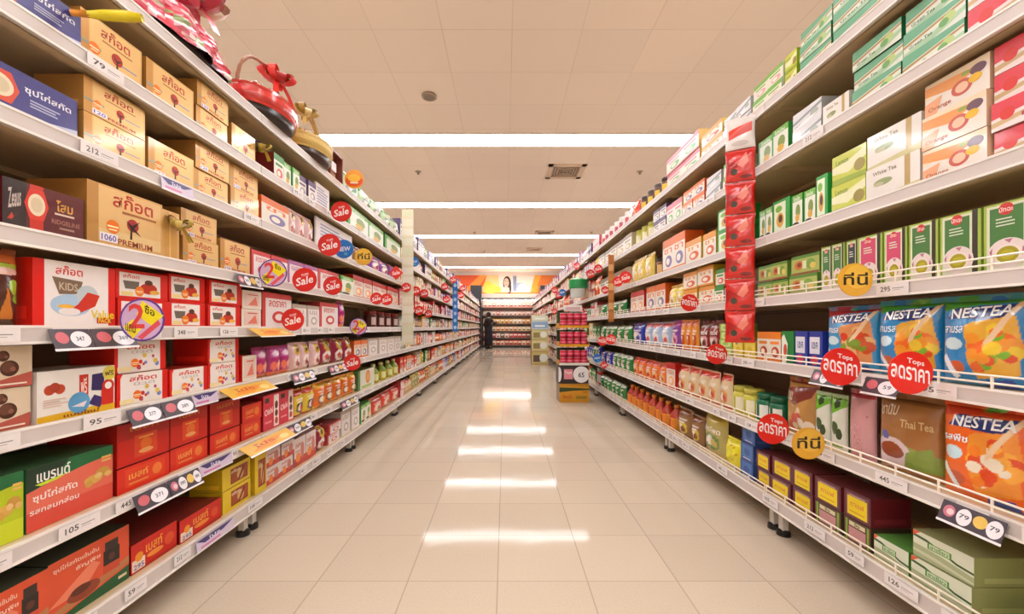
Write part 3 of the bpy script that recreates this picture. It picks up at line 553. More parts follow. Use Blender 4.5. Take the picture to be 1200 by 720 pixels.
# ---------------------------------------------------------------- what stands where, in metres along the aisle
PLAN = [
    ('L', 0, 0.676, 0.832, 'bottlebox', 1, 1, 0.16, 0.2),
    ('L', 0, 0.832, 0.988, 'bottlebox', 1, 1, 0.16, 0.2),
    ('L', 0, 0.992, 1.209, 'bottlebox', 1, 1, 0.16, 0.2),
    ('L', 0, 1.212, 1.384, 'redgold', 1, 1, 0.09, 0.34),
    ('L', 0, 1.387, 1.593, 'redgold', 1, 1, 0.08, 0.34),
    ('L', 0, 1.603, 1.782, 'yellow', 1, 2, 0.18, None),
    ('L', 0, 1.795, 1.885, 'yellow', 1, 1, 0.175, None),
    ('L', 0, 1.891, 2.137, 'smallpink', 2, 2, 0.165, None),
    ('L', 0, 2.146, 2.39, 'smallpink', 2, 1, 0.15, None),
    ('L', 0, 2.401, 2.54, 'crimson', 1, 1, 0.15, None),
    ('L', 0, 2.552, 2.739, 'salebox', 1, 2, 0.13, None),
    ('L', 0, 2.753, 3.093, 'whitepack', 2, 1, 0.17, None),
    ('L', 0, 3.111, 3.371, 'greenbox', 2, 1, 0.14, None),
    ('L', 0, 3.392, 4.31, 'scarletpouch', 3, 1, 0.14, None),
    ('L', 1, 0.671, 0.806, 'lime_brand', 1, 1, 0.155, 0.2),
    ('L', 1, 0.806, 0.942, 'lime_brand', 1, 1, 0.155, 0.2),
    ('L', 1, 0.946, 1.158, 'coral_brand', 1, 1, 0.152, 0.2),
    ('L', 1, 1.161, 1.345, 'redlow', 1, 1, 0.075, 0.22),
    ('L', 1, 1.161, 1.345, 'redcarton', 1, 1, 0.125, 0.2, 0.077),
    ('L', 1, 1.352, 1.524, 'redlow', 1, 1, 0.075, 0.22),
    ('L', 1, 1.352, 1.524, 'redcarton', 1, 1, 0.12, 0.2, 0.077),
    ('L', 1, 1.533, 1.707, 'redlow', 1, 1, 0.075, 0.22),
    ('L', 1, 1.533, 1.707, 'redcarton', 1, 1, 0.115, 0.2, 0.077),
    ('L', 1, 1.718, 1.858, 'redlow', 1, 2, 0.15, 0.2),
    ('L', 1, 1.871, 2.146, 'pinkjar', 2, 1, 0.165, None),
    ('L', 1, 2.155, 2.39, 'ginger', 2, 1, 0.15, None),
    ('L', 1, 2.401, 3.057, 'orangepouch', 5, 1, 0.155, None),
    ('L', 1, 3.075, 3.459, 'roundtin', 1, 1, 0.15, None),
    ('L', 1, 3.482, 4.31, 'oliveoil', 4, 1, 0.16, None),
    ('L', 2, 0.657, 0.806, 'choc', 1, 2, 0.2, 0.2),
    ('L', 2, 0.806, 0.956, 'choc', 1, 2, 0.2, 0.2),
    ('L', 2, 0.959, 1.153, 'promo', 1, 1, 0.125, 0.14),
    ('L', 2, 1.158, 1.335, 'berry', 1, 2, 0.19, None),
    ('L', 2, 1.341, 1.515, 'berry', 1, 1, 0.09, None),
    ('L', 2, 1.524, 1.702, 'berry', 1, 2, 0.185, None),
    ('L', 2, 1.713, 1.813, 'redwindow', 1, 1, 0.11, None),
    ('L', 2, 1.819, 2.129, 'magenta', 3, 1, 0.14, None),
    ('L', 2, 2.129, 2.457, 'goldstar', 3, 1, 0.15, None),
    ('L', 2, 2.469, 2.988, 'crimson', 3, 1, 0.16, None),
    ('L', 2, 3.005, 3.286, 'orangetea', 2, 1, 0.13, None),
    ('L', 2, 3.307, 4.31, 'whitepack', 4, 1, 0.14, None),
    ('L', 3, 0.72, 0.835, 'darkpack', 1, 1, 0.18, None),
    ('L', 3, 0.835, 0.949, 'darkpack', 1, 1, 0.18, None),
    ('L', 3, 0.953, 1.158, 'kids', 1, 1, 0.165, 0.14),
    ('L', 3, 1.163, 1.345, 'kids_small', 1, 2, 0.17, None),
    ('L', 3, 1.348, 1.511, 'kids_small', 1, 2, 0.185, None),
    ('L', 3, 1.52, 1.707, 'kids_small', 1, 2, 0.19, None),
    ('L', 3, 1.718, 1.858, 'redwindow', 1, 2, 0.16, None),
    ('L', 3, 1.865, 2.12, 'salebox', 1, 1, 0.165, None),
    ('L', 3, 2.129, 2.434, 'whitepack', 2, 1, 0.125, None),
    ('L', 3, 2.446, 2.71, 'salebox', 1, 1, 0.155, None),
    ('L', 3, 2.739, 2.842, 'magenta', 1, 1, 0.18, None),
    ('L', 3, 3.371, 4.31, 'redjar', 4, 1, 0.14, None),
    ('L', 4, 0.626, 0.806, 'darkred', 2, 1, 0.12, 0.2),
    ('L', 4, 0.806, 0.894, 'darkred', 1, 1, 0.12, 0.2),
    ('L', 4, 0.896, 1.073, 'darkred', 1, 1, 0.115, 0.2),
    ('L', 4, 1.075, 1.315, 'premium', 1, 1, 0.175, 0.16),
    ('L', 4, 1.318, 1.391, 'goldplain', 1, 1, 0.165, 0.1),
    ('L', 4, 1.398, 1.574, 'gold', 1, 2, 0.195, None),
    ('L', 4, 1.584, 1.77, 'gold', 1, 1, 0.13, None),
    ('L', 4, 1.782, 2.07, 'salebox', 2, 1, 0.125, None),
    ('L', 4, 2.087, 2.412, 'salepink', 2, 1, 0.13, None),
    ('L', 4, 2.423, 2.724, 'salebox', 1, 1, 0.135, None),
    ('L', 4, 2.739, 2.971, 'greenbox', 1, 1, 0.135, None),
    ('L', 4, 2.988, 4.24, 'redpack', 6, 1, 0.17, None),
    ('L', 5, 0.794, 1.062, 'blue', 1, 1, 0.112, 0.16),
    ('L', 5, 1.067, 1.252, 'gold', 1, 2, 0.19, None),
    ('L', 5, 1.258, 1.445, 'gold', 1, 1, 0.115, None),
    ('L', 5, 1.452, 1.633, 'gold', 1, 2, 0.195, None),
    ('L', 5, 1.643, 1.832, 'gold', 1, 2, 0.205, None),
    ('L', 5, 1.851, 2.087, 'orangetea', 1, 1, 0.13, None),
    ('L', 5, 2.087, 2.379, 'goldstar', 3, 1, 0.15, None),
    ('L', 5, 2.39, 2.954, 'poster', 1, 1, 0.18, 0.01),
    ('L', 5, 2.971, 3.307, 'brownbag', 1, 1, 0.14, None),
    ('L', 5, 3.349, 4.24, 'purplepouch', 3, 1, 0.14, None),
    ('L', 6, 0.794, 1.062, 'blue', 1, 1, 0.1, 0.16),
    ('L', 6, 1.063, 1.246, 'gold', 1, 1, 0.13, None),
    ('L', 6, 1.252, 1.445, 'gold', 1, 1, 0.125, None),
    ('L', 6, 1.461, 1.628, 'gold', 1, 2, 0.185, None),
    ('L', 6, 1.643, 1.801, 'gold', 1, 1, 0.12, None),
    ('L', 6, 1.947, 2.038, 'redtea', 1, 1, 0.13, None),
    ('L', 6, 2.038, 2.191, 'greenbox', 2, 1, 0.125, None),
    ('L', 6, 2.191, 2.379, 'purplewhite', 2, 1, 0.12, None),
    ('L', 6, 2.39, 2.577, 'poster', 1, 1, 0.15, 0.01),
    ('L', 6, 2.858, 3.703, 'greenjar', 2, 1, 0.16, 0.2),
    ('L', 6, 3.756, 4.31, 'greenjar', 1, 1, 0.16, 0.2),
    ('L', 7, 2.782, 3.13, 'greenpack', 1, 1, 0.17, None),
    ('L', 7, 3.149, 4.31, 'greenpack', 4, 1, 0.16, None),
    ('R', 0, 0.768, 0.943, 'herbgreen', 1, 1, 0.07, 0.3),
    ('R', 0, 1.026, 1.182, 'herb', 1, 2, 0.15, 0.26),
    ('R', 0, 1.187, 1.301, 'herbgreen', 1, 1, 0.075, 0.26),
    ('R', 0, 1.313, 1.419, 'window', 1, 1, 0.08, None),
    ('R', 0, 1.313, 1.419, 'purple', 1, 1, 0.095, None, 0.082),
    ('R', 0, 1.427, 1.549, 'window', 1, 1, 0.08, None),
    ('R', 0, 1.427, 1.549, 'purple', 1, 1, 0.09, None, 0.082),
    ('R', 0, 1.558, 1.669, 'purple', 1, 2, 0.172, None),
    ('R', 0, 1.679, 1.81, 'purple', 1, 2, 0.165, None),
    ('R', 0, 1.816, 1.915, 'purple', 1, 2, 0.16, None),
    ('R', 0, 1.928, 2.034, 'bluestack', 1, 3, 0.25, 0.08),
    ('R', 0, 2.041, 2.211, 'yellowbag', 1, 1, 0.15, None),
    ('R', 0, 2.219, 2.464, 'kernelbag', 1, 1, 0.235, None),
    ('R', 0, 2.475, 2.613, 'brownbag', 1, 1, 0.18, None),
    ('R', 0, 2.626, 2.825, 'brownbag', 1, 1, 0.19, None),
    ('R', 0, 2.839, 4.023, 'orangebottle', 8, 1, 0.18, None),
    ('R', 0, 4.082, 5.084, 'greenpouch', 6, 1, 0.15, None),
    ('R', 1, 0.768, 0.926, 'nestea_orange', 1, 1, 0.25, None),
    ('R', 1, 0.929, 1.116, 'nestea_orange', 1, 1, 0.255, None),
    ('R', 1, 1.121, 1.307, 'browntea', 1, 1, 0.24, None),
    ('R', 1, 1.319, 1.412, 'pinkbag', 1, 1, 0.23, None),
    ('R', 1, 1.423, 1.558, 'greenwhite', 2, 1, 0.2, None),
    ('R', 1, 1.567, 1.742, 'nuts', 1, 1, 0.235, None),
    ('R', 1, 1.753, 1.942, 'darkgreenjar', 2, 1, 0.135, None),
    ('R', 1, 1.949, 2.151, 'yellowjar', 2, 1, 0.14, None),
    ('R', 1, 2.159, 2.38, 'redwhite', 2, 1, 0.19, None),
    ('R', 1, 2.39, 2.796, 'redwhite', 3, 1, 0.19, None),
    ('R', 1, 2.825, 2.975, 'redpack', 1, 1, 0.19, None),
    ('R', 1, 2.991, 3.779, 'orangecoffee', 5, 1, 0.17, None),
    ('R', 1, 3.831, 4.51, 'greenpouch', 4, 1, 0.17, None),
    ('R', 1, 4.547, 5.084, 'darkblue', 2, 1, 0.16, None),
    ('R', 2, 0.768, 0.932, 'darkpouch', 1, 1, 0.2, None),
    ('R', 2, 0.935, 1.121, 'nestea_blue', 1, 1, 0.235, None),
    ('R', 2, 1.123, 1.31, 'nestea_blue', 1, 1, 0.235, None),
    ('R', 2, 1.313, 1.507, 'nestea_red', 1, 1, 0.225, None),
    ('R', 2, 1.512, 1.65, 'bluedrink', 2, 1, 0.135, None),
    ('R', 2, 1.655, 1.731, 'greendrink', 1, 1, 0.135, None),
    ('R', 2, 1.737, 1.909, 'orangebox', 2, 1, 0.13, None),
    ('R', 2, 1.915, 2.102, 'yellowlow', 2, 1, 0.08, None),
    ('R', 2, 2.11, 2.237, 'limesmall', 1, 4, 0.17, None),
    ('R', 2, 2.246, 2.497, 'darkpouch', 2, 1, 0.19, None),
    ('R', 2, 2.519, 2.755, 'tallorange', 3, 1, 0.2, None),
    ('R', 2, 2.782, 2.928, 'purplepouch', 1, 1, 0.2, None),
    ('R', 2, 2.943, 3.495, 'palebluepouch', 3, 1, 0.19, None),
    ('R', 2, 3.517, 3.831, 'darkblue', 1, 1, 0.19, None),
    ('R', 2, 3.884, 5.084, 'greenpouch', 5, 1, 0.17, None),
    ('R', 3, 0.683, 0.79, 'cupgreen', 1, 1, 0.165, 0.1),
    ('R', 3, 0.79, 1.004, 'cupgreen', 2, 1, 0.165, 0.1),
    ('R', 3, 1.006, 1.103, 'cupgreen', 1, 1, 0.165, 0.1),
    ('R', 3, 1.105, 1.187, 'cupgreen', 1, 1, 0.165, 0.1),
    ('R', 3, 1.19, 1.265, 'cuppink', 1, 1, 0.165, 0.1),
    ('R', 3, 1.268, 1.357, 'cuppink', 1, 1, 0.165, 0.1),
    ('R', 3, 1.361, 1.409, 'cupdark', 1, 1, 0.165, 0.1),
    ('R', 3, 1.412, 1.524, 'cupgreen', 2, 1, 0.165, 0.1),
    ('R', 3, 1.532, 1.685, 'landgreen', 1, 2, 0.157, None),
    ('R', 3, 1.695, 1.902, 'landgreen', 2, 2, 0.15, None),
    ('R', 3, 2.041, 2.185, 'whitetea', 1, 2, 0.16, None),
    ('R', 3, 2.193, 2.292, 'redtea', 1, 2, 0.19, None),
    ('R', 3, 2.301, 2.486, 'yellowtea', 1, 2, 0.23, None),
    ('R', 3, 2.497, 2.689, 'yellowtea', 1, 2, 0.22, None),
    ('R', 3, 2.702, 2.975, 'yellowmilk', 2, 1, 0.17, None),
    ('R', 3, 3.007, 3.41, 'orangetea', 2, 1, 0.2, None),
    ('R', 3, 3.452, 3.831, 'redpack', 2, 1, 0.19, None),
    ('R', 3, 4.053, 5.084, 'greenpouch', 4, 1, 0.15, None),
    ('R', 4, 0.79, 0.988, 'pinkfruit', 1, 4, 0.275, None),
    ('R', 4, 0.992, 1.148, 'orangefruit', 1, 3, 0.275, None),
    ('R', 4, 1.153, 1.328, 'whitetea', 1, 2, 0.215, None),
    ('R', 4, 1.335, 1.476, 'limetea', 1, 2, 0.21, None),
    ('R', 4, 1.483, 1.541, 'brightgreen', 1, 1, 0.165, 0.1),
    ('R', 4, 1.549, 1.674, 'greenbox', 2, 1, 0.135, None),
    ('R', 4, 1.679, 1.787, 'brightgreen', 1, 1, 0.145, None),
    ('R', 4, 1.792, 1.896, 'greenbox', 2, 1, 0.135, None),
    ('R', 4, 2.087, 2.264, 'brightgreen', 1, 2, 0.24, None),
    ('R', 4, 2.283, 2.432, 'yellowtea', 1, 1, 0.15, None),
    ('R', 4, 2.442, 2.651, 'yellowtea', 1, 1, 0.15, None),
    ('R', 4, 2.663, 3.056, 'orangetea', 2, 1, 0.24, None),
    ('R', 4, 3.09, 3.29, 'brownjar', 1, 1, 0.14, None),
    ('R', 4, 3.309, 3.831, 'yellowmilk', 3, 1, 0.22, None),
    ('R', 4, 3.884, 5.084, 'creampack', 4, 1, 0.18, None),
    ('R', 5, 0.79, 1.038, 'pinkfruit', 1, 2, 0.15, None),
    ('R', 5, 1.04, 1.205, 'tea3', 1, 3, 0.2, None),
    ('R', 5, 1.211, 1.384, 'tea3', 1, 3, 0.2, None),
    ('R', 5, 1.398, 1.516, 'whitetea', 1, 1, 0.09, None),
    ('R', 5, 1.524, 1.679, 'silver', 1, 2, 0.14, None),
    ('R', 5, 1.69, 1.902, 'greenbox', 2, 1, 0.13, None),
    ('R', 5, 2.049, 2.211, 'whitegreen', 1, 2, 0.15, None),
    ('R', 5, 2.228, 2.39, 'silver', 1, 2, 0.14, None),
    ('R', 5, 2.411, 2.702, 'orangetea', 2, 2, 0.16, None),
    ('R', 5, 2.715, 2.975, 'whitepink', 2, 1, 0.15, None),
    ('R', 5, 2.991, 3.252, 'purplewhite', 2, 2, 0.19, None),
    ('R', 5, 3.29, 3.728, 'yellowjar', 3, 1, 0.14, None),
    ('R', 5, 3.779, 5.084, 'creampack', 5, 1, 0.16, None),
    ('R', 6, 0.684, 0.92, 'tea3', 1, 3, 0.2, None),
    ('R', 6, 0.92, 1.155, 'tea3', 1, 3, 0.2, None),
    ('R', 6, 1.158, 1.464, 'tea3', 1, 3, 0.19, None),
    ('R', 6, 1.468, 1.626, 'tea3', 1, 3, 0.178, None),
    ('R', 6, 1.655, 1.726, 'limetea', 1, 2, 0.15, 0.1),
    ('R', 6, 1.731, 1.942, 'whitegreen', 2, 2, 0.145, None),
    ('R', 6, 1.955, 2.202, 'silver', 2, 2, 0.125, None),
    ('R', 6, 2.219, 2.453, 'yellowtea', 1, 2, 0.155, None),
    ('R', 6, 2.475, 2.975, 'whitepink', 2, 2, 0.22, None),
    ('R', 6, 3.007, 3.608, 'dotted', 4, 1, 0.14, None),
    ('R', 6, 3.655, 3.911, 'scarletpouch', 1, 1, 0.17, None),
    ('R', 6, 3.938, 5.084, 'whitejar', 6, 1, 0.15, None),
]
START = {'L': {7: 4.32, 6: 4.32, 5: 4.25, 4: 4.25, 3: 4.32, 2: 4.32, 1: 4.32, 0: 4.32}, 'R': {6: 5.094, 5: 5.094, 4: 5.094, 3: 5.094, 2: 5.094, 1: 5.094, 0: 5.094}}
CARDS = [
    ('L', 3, 0.999, 0.093, 'dark', ('347',), 'dark promotion card with pink and white ovals under the wide value box'),
    ('L', 3, 1.108, 0.121, 'dark', ('369',), 'second dark promotion card, beside the round yellow two sign'),
    ('L', 2, 1.204, 0.109, 'dark', ('377',), 'dark promotion card under the white berry boxes, nearer one'),
    ('L', 2, 1.325, 0.126, 'dark', ('389',), 'dark promotion card under the white berry boxes, farther one'),
    ('L', 1, 1.226, 0.116, 'dark', ('371',), 'dark promotion card under the red cartons, nearer one'),
    ('L', 1, 1.353, 0.131, 'dark', ('380',), 'dark promotion card under the red cartons, farther one'),
    ('L', 2, 1.455, 0.119, 'violet', ('x',), 'pale violet promotion card on the third shelf edge'),
    ('L', 1, 1.51, 0.167, 'violet', ('x',), 'pale violet promotion card on the second shelf edge'),
    ('L', 0, 1.507, 0.193, 'violet', ('x',), 'pale violet promotion card on the lowest shelf edge'),
    ('L', 2, 1.67, 0.295, 'yellow', ('x',), 'yellow promotion card on the third shelf edge'),
    ('L', 1, 1.81, 0.352, 'yellow', ('x',), 'yellow promotion card on the second shelf edge'),
    ('L', 3, 1.834, 0.272, 'yellow', ('x',), 'yellow promotion card on the fourth shelf edge'),
    ('L', 2, 2.148, 0.232, 'dark', ('205', '189'), 'small dark card below the pale rosette pouches'),
    ('L', 1, 2.105, 0.24, 'dark', ('205', '189'), 'small dark card below the crimson jar-picture boxes'),
    ('L', 2, 2.588, 0.259, 'dark', ('205', '189'), 'small dark card below the crimson pouches'),
    ('L', 1, 2.784, 0.299, 'dark', ('205', '189'), 'small dark card below the orange cereal pouches'),
    ('L', 4, 1.691, 0.155, 'dark', ('205', '189'), 'small dark card below the gold boxes of the fifth shelf'),
    ('L', 5, 1.33, 0.13, 'violet', ('x',), 'pale card below the gold boxes of the sixth shelf'),
    ('R', 2, 1.227, 0.115, 'dark', ('59',), 'dark card with white oval under the blue iced tea bags'),
    ('R', 2, 1.428, 0.148, 'dark', ('59',), 'dark card with white oval under the red-topped iced tea bag'),
    ('R', 1, 0.99, 0.135, 'dark', ('79',), 'dark card with white oval and 79 price over green herb cartons'),
]
SIGNS = [
    ('two', -1.008, 1.133, 0.921, 0.119, 0.06, 'round violet and yellow 2 sign beside the wide value box'),
    ('two', -1.008, 1.771, 1.137, 0.119, 0.06, 'round violet and yellow 2 sign above the dark small card, fifth shelf'),
    ('sale', -1.007, 2.048, 1.14, 0.12, 0.06, 'round red Sale sign before lilac wafer boxes, nearer one'),
    ('sale', -1.012, 2.395, 1.146, 0.11, 0.06, 'round red Sale sign before lilac wafer boxes, farther one'),
    ('sale', -1.014, 1.947, 0.937, 0.106, 0.06, 'round red Sale sign on the fourth shelf beside white wafer boxes'),
    ('sale', -1.004, 2.499, 1.611, 0.125, 0.06, 'round red Sale sign before the green vegetable boxes, high shelf'),
    ('sale', -1.003, 2.328, 1.372, 0.127, 0.06, 'round red Sale sign overlapping a blue one'),
    ('blue', -1.008, 2.55, 1.391, 0.117, 0.06, 'round blue NEW sign overlapping a red one'),
    ('gold', -1.006, 2.898, 1.403, 0.121, 0.06, 'round gold sign beside the blue NEW sign'),
    ('orange', -1.004, 2.712, 1.887, 0.125, 0.06, 'round orange sign on the top shelf beside the gift case'),
    ('sale', -1.014, 2.707, 0.668, 0.108, 0.06, 'round red Sale sign before the crimson pouches'),
    ('two', -1.008, 2.802, 0.906, 0.117, 0.06, 'small round violet and yellow 2 sign, fourth shelf, beyond the wafer boxes'),
    ('red', -1.004, 3.749, 1.402, 0.125, 0.06, 'red diamond sign at the end of the purple pouches'),
    ('sale', -1.02, 3.23, 1.13, 0.095, 0.06, 'small red Sale sign on scarlet biscuit boxes, nearer one'),
    ('sale', -1.016, 3.495, 1.141, 0.102, 0.06, 'small red Sale sign on scarlet biscuit boxes, farther one'),
    ('blue', -1.011, 4.514, 1.627, 0.113, 0.06, 'small blue NEW sign high past the pale divider'),
    ('sale', -1.019, 4.201, 1.313, 0.097, 0.06, 'small red Sale sign past the divider, fifth shelf, first'),
    ('sale', -1.014, 4.618, 1.315, 0.106, 0.06, 'small red Sale sign past the divider, fifth shelf, second'),
    ('sale', -1.014, 5.102, 1.327, 0.107, 0.06, 'small red Sale sign past the divider, fifth shelf, third'),
    ('sale', -1.017, 4.38, 1.129, 0.101, 0.06, 'small red Sale sign past the divider, fourth shelf, first'),
    ('sale', -1.012, 4.79, 1.1, 0.11, 0.06, 'small red Sale sign past the divider, fourth shelf, second'),
    ('sale', -1.017, 5.4, 1.081, 0.102, 0.06, 'small red Sale sign past the divider, fourth shelf, third'),
    ('sale', -1.01, 6.801, 1.583, 0.114, 0.06, 'tiny red Sale sign before the blue banner, upper'),
    ('sale', -1.009, 6.987, 1.382, 0.117, 0.06, 'tiny red Sale sign before the blue banner, lower'),
    ('sale', -0.989, 9.093, 1.623, 0.152, 0.06, 'tiny red Sale sign beyond the blue banner'),
    ('sale', -1.001, 7.842, 1.819, 0.131, 0.06, 'tiny red Sale sign high up before the mural'),
    ('sale', -0.996, 9.524, 1.817, 0.139, 0.06, 'tiny red Sale sign nearest the mural'),
    ('lod', 1.08, 1.087, 0.779, 0.114, -0.06, 'red round Tops sign under the blue iced tea bags'),
    ('lod', 1.077, 1.31, 0.774, 0.121, -0.06, 'red round Tops sign under the red-topped iced tea bag'),
    ('gold', 1.086, 1.266, 1.048, 0.103, -0.06, 'golden round sign before the pink tea cup boxes'),
    ('lod', 1.075, 1.637, 0.493, 0.123, -0.06, 'red round Tops sign above the purple coffee boxes'),
    ('gold', 1.081, 1.455, 0.486, 0.113, -0.06, 'tilted golden round sign above the purple coffee boxes'),
    ('lod', 1.085, 2.091, 0.764, 0.105, -0.06, 'red round Tops sign below the dark red coffee pouches'),
    ('lod', 1.087, 2.406, 1.046, 0.101, -0.06, 'red round Tops sign below the yellow tea boxes'),
    ('sale', 1.084, 3.674, 1.353, 0.108, -0.06, 'red round sign by the orange divider, nearer one'),
    ('sale', 1.088, 3.941, 1.345, 0.099, -0.06, 'red round sign by the orange divider, farther one'),
    ('lod', 1.085, 4.183, 0.777, 0.105, -0.06, 'small red Tops sign before green malt pouches, third shelf, nearer'),
    ('lod', 1.085, 4.55, 0.748, 0.105, -0.06, 'small red Tops sign before green malt pouches, third shelf, farther'),
    ('blue', 1.087, 4.812, 0.538, 0.101, -0.06, 'small blue sign at the second shelf beyond the blue creamer'),
    ('red', 1.091, 4.495, 0.486, 0.094, -0.06, 'small red diamond sign at the second shelf beyond the blue creamer'),
    ('sale', 1.088, 4.77, 1.589, 0.1, -0.06, 'small red sign beyond the orange divider, high, nearer'),
    ('sale', 1.083, 5.178, 1.582, 0.108, -0.06, 'small red sign beyond the orange divider, high, farther'),
    ('sale', 1.096, 4.477, 1.312, 0.084, -0.06, 'small red sign beyond the orange divider at middle height'),
    ('sale', 1.086, 6.179, 1.831, 0.103, -0.06, 'tiny red sign on the top edge of the tea rack'),
    ('sale', 1.062, 8.756, 1.706, 0.147, -0.06, 'tiny red sign far down the tea rack, high'),
    ('sale', 1.068, 8.107, 1.544, 0.136, -0.06, 'tiny red sign far down the tea rack, second'),
    ('sale', 1.072, 8.834, 1.251, 0.129, -0.06, 'tiny red sign far down the tea rack, third'),
    ('blue', 1.073, 7.652, 1.556, 0.128, -0.06, 'tiny blue sign over the red tin display'),
]

# ---------------------------------------------------------------- room
def proc_floor():
    m = bpy.data.materials.new('vinyl_floor'); m.use_nodes = True
    nt = m.node_tree; N = nt.nodes; Lk = nt.links
    b = N['Principled BSDF']
    geo = N.new('ShaderNodeNewGeometry')
    mp = N.new('ShaderNodeMapping'); mp.vector_type = 'POINT'
    mp.inputs['Location'].default_value = (.027 / .3185, -1.4456 / .3185, 0)
    mp.inputs['Scale'].default_value = (1 / .3185, 1 / .3185, 1)
    Lk.new(geo.outputs['Position'], mp.inputs['Vector'])
    # one random value per tile
    fl = N.new('ShaderNodeVectorMath'); fl.operation = 'FLOOR'; Lk.new(mp.outputs[0], fl.inputs[0])
    wn = N.new('ShaderNodeTexWhiteNoise'); wn.noise_dimensions = '2D'; Lk.new(fl.outputs[0], wn.inputs['Vector'])
    # distance to the joint
    fr = N.new('ShaderNodeVectorMath'); fr.operation = 'FRACTION'; Lk.new(mp.outputs[0], fr.inputs[0])
    sp = N.new('ShaderNodeSeparateXYZ'); Lk.new(fr.outputs[0], sp.inputs[0])
    def math_(op, a, c=None):
        n = N.new('ShaderNodeMath'); n.operation = op
        for i, x in enumerate((a, c)):
            if x is None: continue
            if isinstance(x, (int, float)): n.inputs[i].default_value = x
            else: Lk.new(x, n.inputs[i])
        return n.outputs[0]
    dx = math_('SUBTRACT', .5, math_('ABSOLUTE', math_('SUBTRACT', sp.outputs[0], .5)))
    dy = math_('SUBTRACT', .5, math_('ABSOLUTE', math_('SUBTRACT', sp.outputs[1], .5)))
    jn = math_('LESS_THAN', math_('MINIMUM', math_('MULTIPLY', dx, 1.0), math_('MULTIPLY', dy, 1.35)), .0065)
    fine = N.new('ShaderNodeTexNoise'); fine.inputs['Scale'].default_value = 160; Lk.new(geo.outputs['Position'], fine.inputs['Vector'])
    big = N.new('ShaderNodeTexNoise'); big.inputs['Scale'].default_value = 1.3; Lk.new(geo.outputs['Position'], big.inputs['Vector'])
    v = math_('ADD', math_('MULTIPLY', wn.outputs['Value'], .09), math_('ADD', math_('MULTIPLY', fine.outputs['Fac'], .22), math_('MULTIPLY', big.outputs['Fac'], .12)))
    v = math_('ADD', v, .78)
    base = N.new('ShaderNodeRGB'); base.outputs[0].default_value = lin('#c3b29d')
    sc = N.new('ShaderNodeVectorMath'); sc.operation = 'SCALE'; Lk.new(base.outputs[0], sc.inputs[0]); Lk.new(v, sc.inputs['Scale'])
    mx = N.new('ShaderNodeMix'); mx.data_type = 'RGBA'
    Lk.new(math_('MULTIPLY', jn, .45), mx.inputs[0]); Lk.new(sc.outputs[0], mx.inputs[6]); mx.inputs[7].default_value = lin('#75665a')
    Lk.new(mx.outputs[2], b.inputs['Base Color'])
    rn = N.new('ShaderNodeMapRange'); rn.inputs['To Min'].default_value = .05; rn.inputs['To Max'].default_value = .085
    Lk.new(big.outputs['Fac'], rn.inputs['Value']); Lk.new(rn.outputs[0], b.inputs['Roughness'])
    b.inputs['Specular IOR Level'].default_value = .09
    bp = N.new('ShaderNodeBump'); bp.inputs['Strength'].default_value = .16; bp.inputs['Distance'].default_value = .004
    wob = N.new('ShaderNodeTexNoise'); wob.inputs['Scale'].default_value = 5; Lk.new(geo.outputs['Position'], wob.inputs['Vector'])
    Lk.new(wob.outputs['Fac'], bp.inputs['Height']); Lk.new(bp.outputs[0], b.inputs['Normal'])
    return m

def proc_ceiling():
    m = bpy.data.materials.new('ceiling_board'); m.use_nodes = True
    nt = m.node_tree; N = nt.nodes; Lk = nt.links
    b = N['Principled BSDF']; b.inputs['Roughness'].default_value = .8
    geo = N.new('ShaderNodeNewGeometry')
    mp = N.new('ShaderNodeMapping')
    mp.inputs['Location'].default_value = (-.06 / .6, -(5.54 + .293) / .586, 0)
    mp.inputs['Scale'].default_value = (1 / .6, 1 / .586, 1)
    Lk.new(geo.outputs['Position'], mp.inputs['Vector'])
    fr = N.new('ShaderNodeVectorMath'); fr.operation = 'FRACTION'; Lk.new(mp.outputs[0], fr.inputs[0])
    fl = N.new('ShaderNodeVectorMath'); fl.operation = 'FLOOR'; Lk.new(mp.outputs[0], fl.inputs[0])
    wn = N.new('ShaderNodeTexWhiteNoise'); wn.noise_dimensions = '2D'; Lk.new(fl.outputs[0], wn.inputs['Vector'])
    sp = N.new('ShaderNodeSeparateXYZ'); Lk.new(fr.outputs[0], sp.inputs[0])
    def math_(op, a, c=None):
        n = N.new('ShaderNodeMath'); n.operation = op
        for i, x in enumerate((a, c)):
            if x is None: continue
            if isinstance(x, (int, float)): n.inputs[i].default_value = x
            else: Lk.new(x, n.inputs[i])
        return n.outputs[0]
    dx = math_('SUBTRACT', .5, math_('ABSOLUTE', math_('SUBTRACT', sp.outputs[0], .5)))
    dy = math_('SUBTRACT', .5, math_('ABSOLUTE', math_('SUBTRACT', sp.outputs[1], .5)))
    jn = math_('LESS_THAN', math_('MINIMUM', dx, dy), .006)
    base = N.new('ShaderNodeRGB'); base.outputs[0].default_value = lin('#f2e2d4')
    sc = N.new('ShaderNodeVectorMath'); sc.operation = 'SCALE'; Lk.new(base.outputs[0], sc.inputs[0])
    Lk.new(math_('ADD', .975, math_('MULTIPLY', wn.outputs['Value'], .04)), sc.inputs['Scale'])
    mx = N.new('ShaderNodeMix'); mx.data_type = 'RGBA'
    wear = N.new('ShaderNodeTexNoise'); wear.inputs['Scale'].default_value = 1.2; Lk.new(geo.outputs['Position'], wear.inputs['Vector'])
    Lk.new(math_('MULTIPLY', jn, math_('MULTIPLY', wear.outputs['Fac'], .55)), mx.inputs[0]); Lk.new(sc.outputs[0], mx.inputs[6]); mx.inputs[7].default_value = lin('#b0a090')
    Lk.new(mx.outputs[2], b.inputs['Base Color'])
    return m
M['floor'] = proc_floor()
M['ceiling'] = proc_ceiling()
M['wall'] = mk_mat('painted_wall', .7, flat='#e4dad0', var=.03, bscale=2)
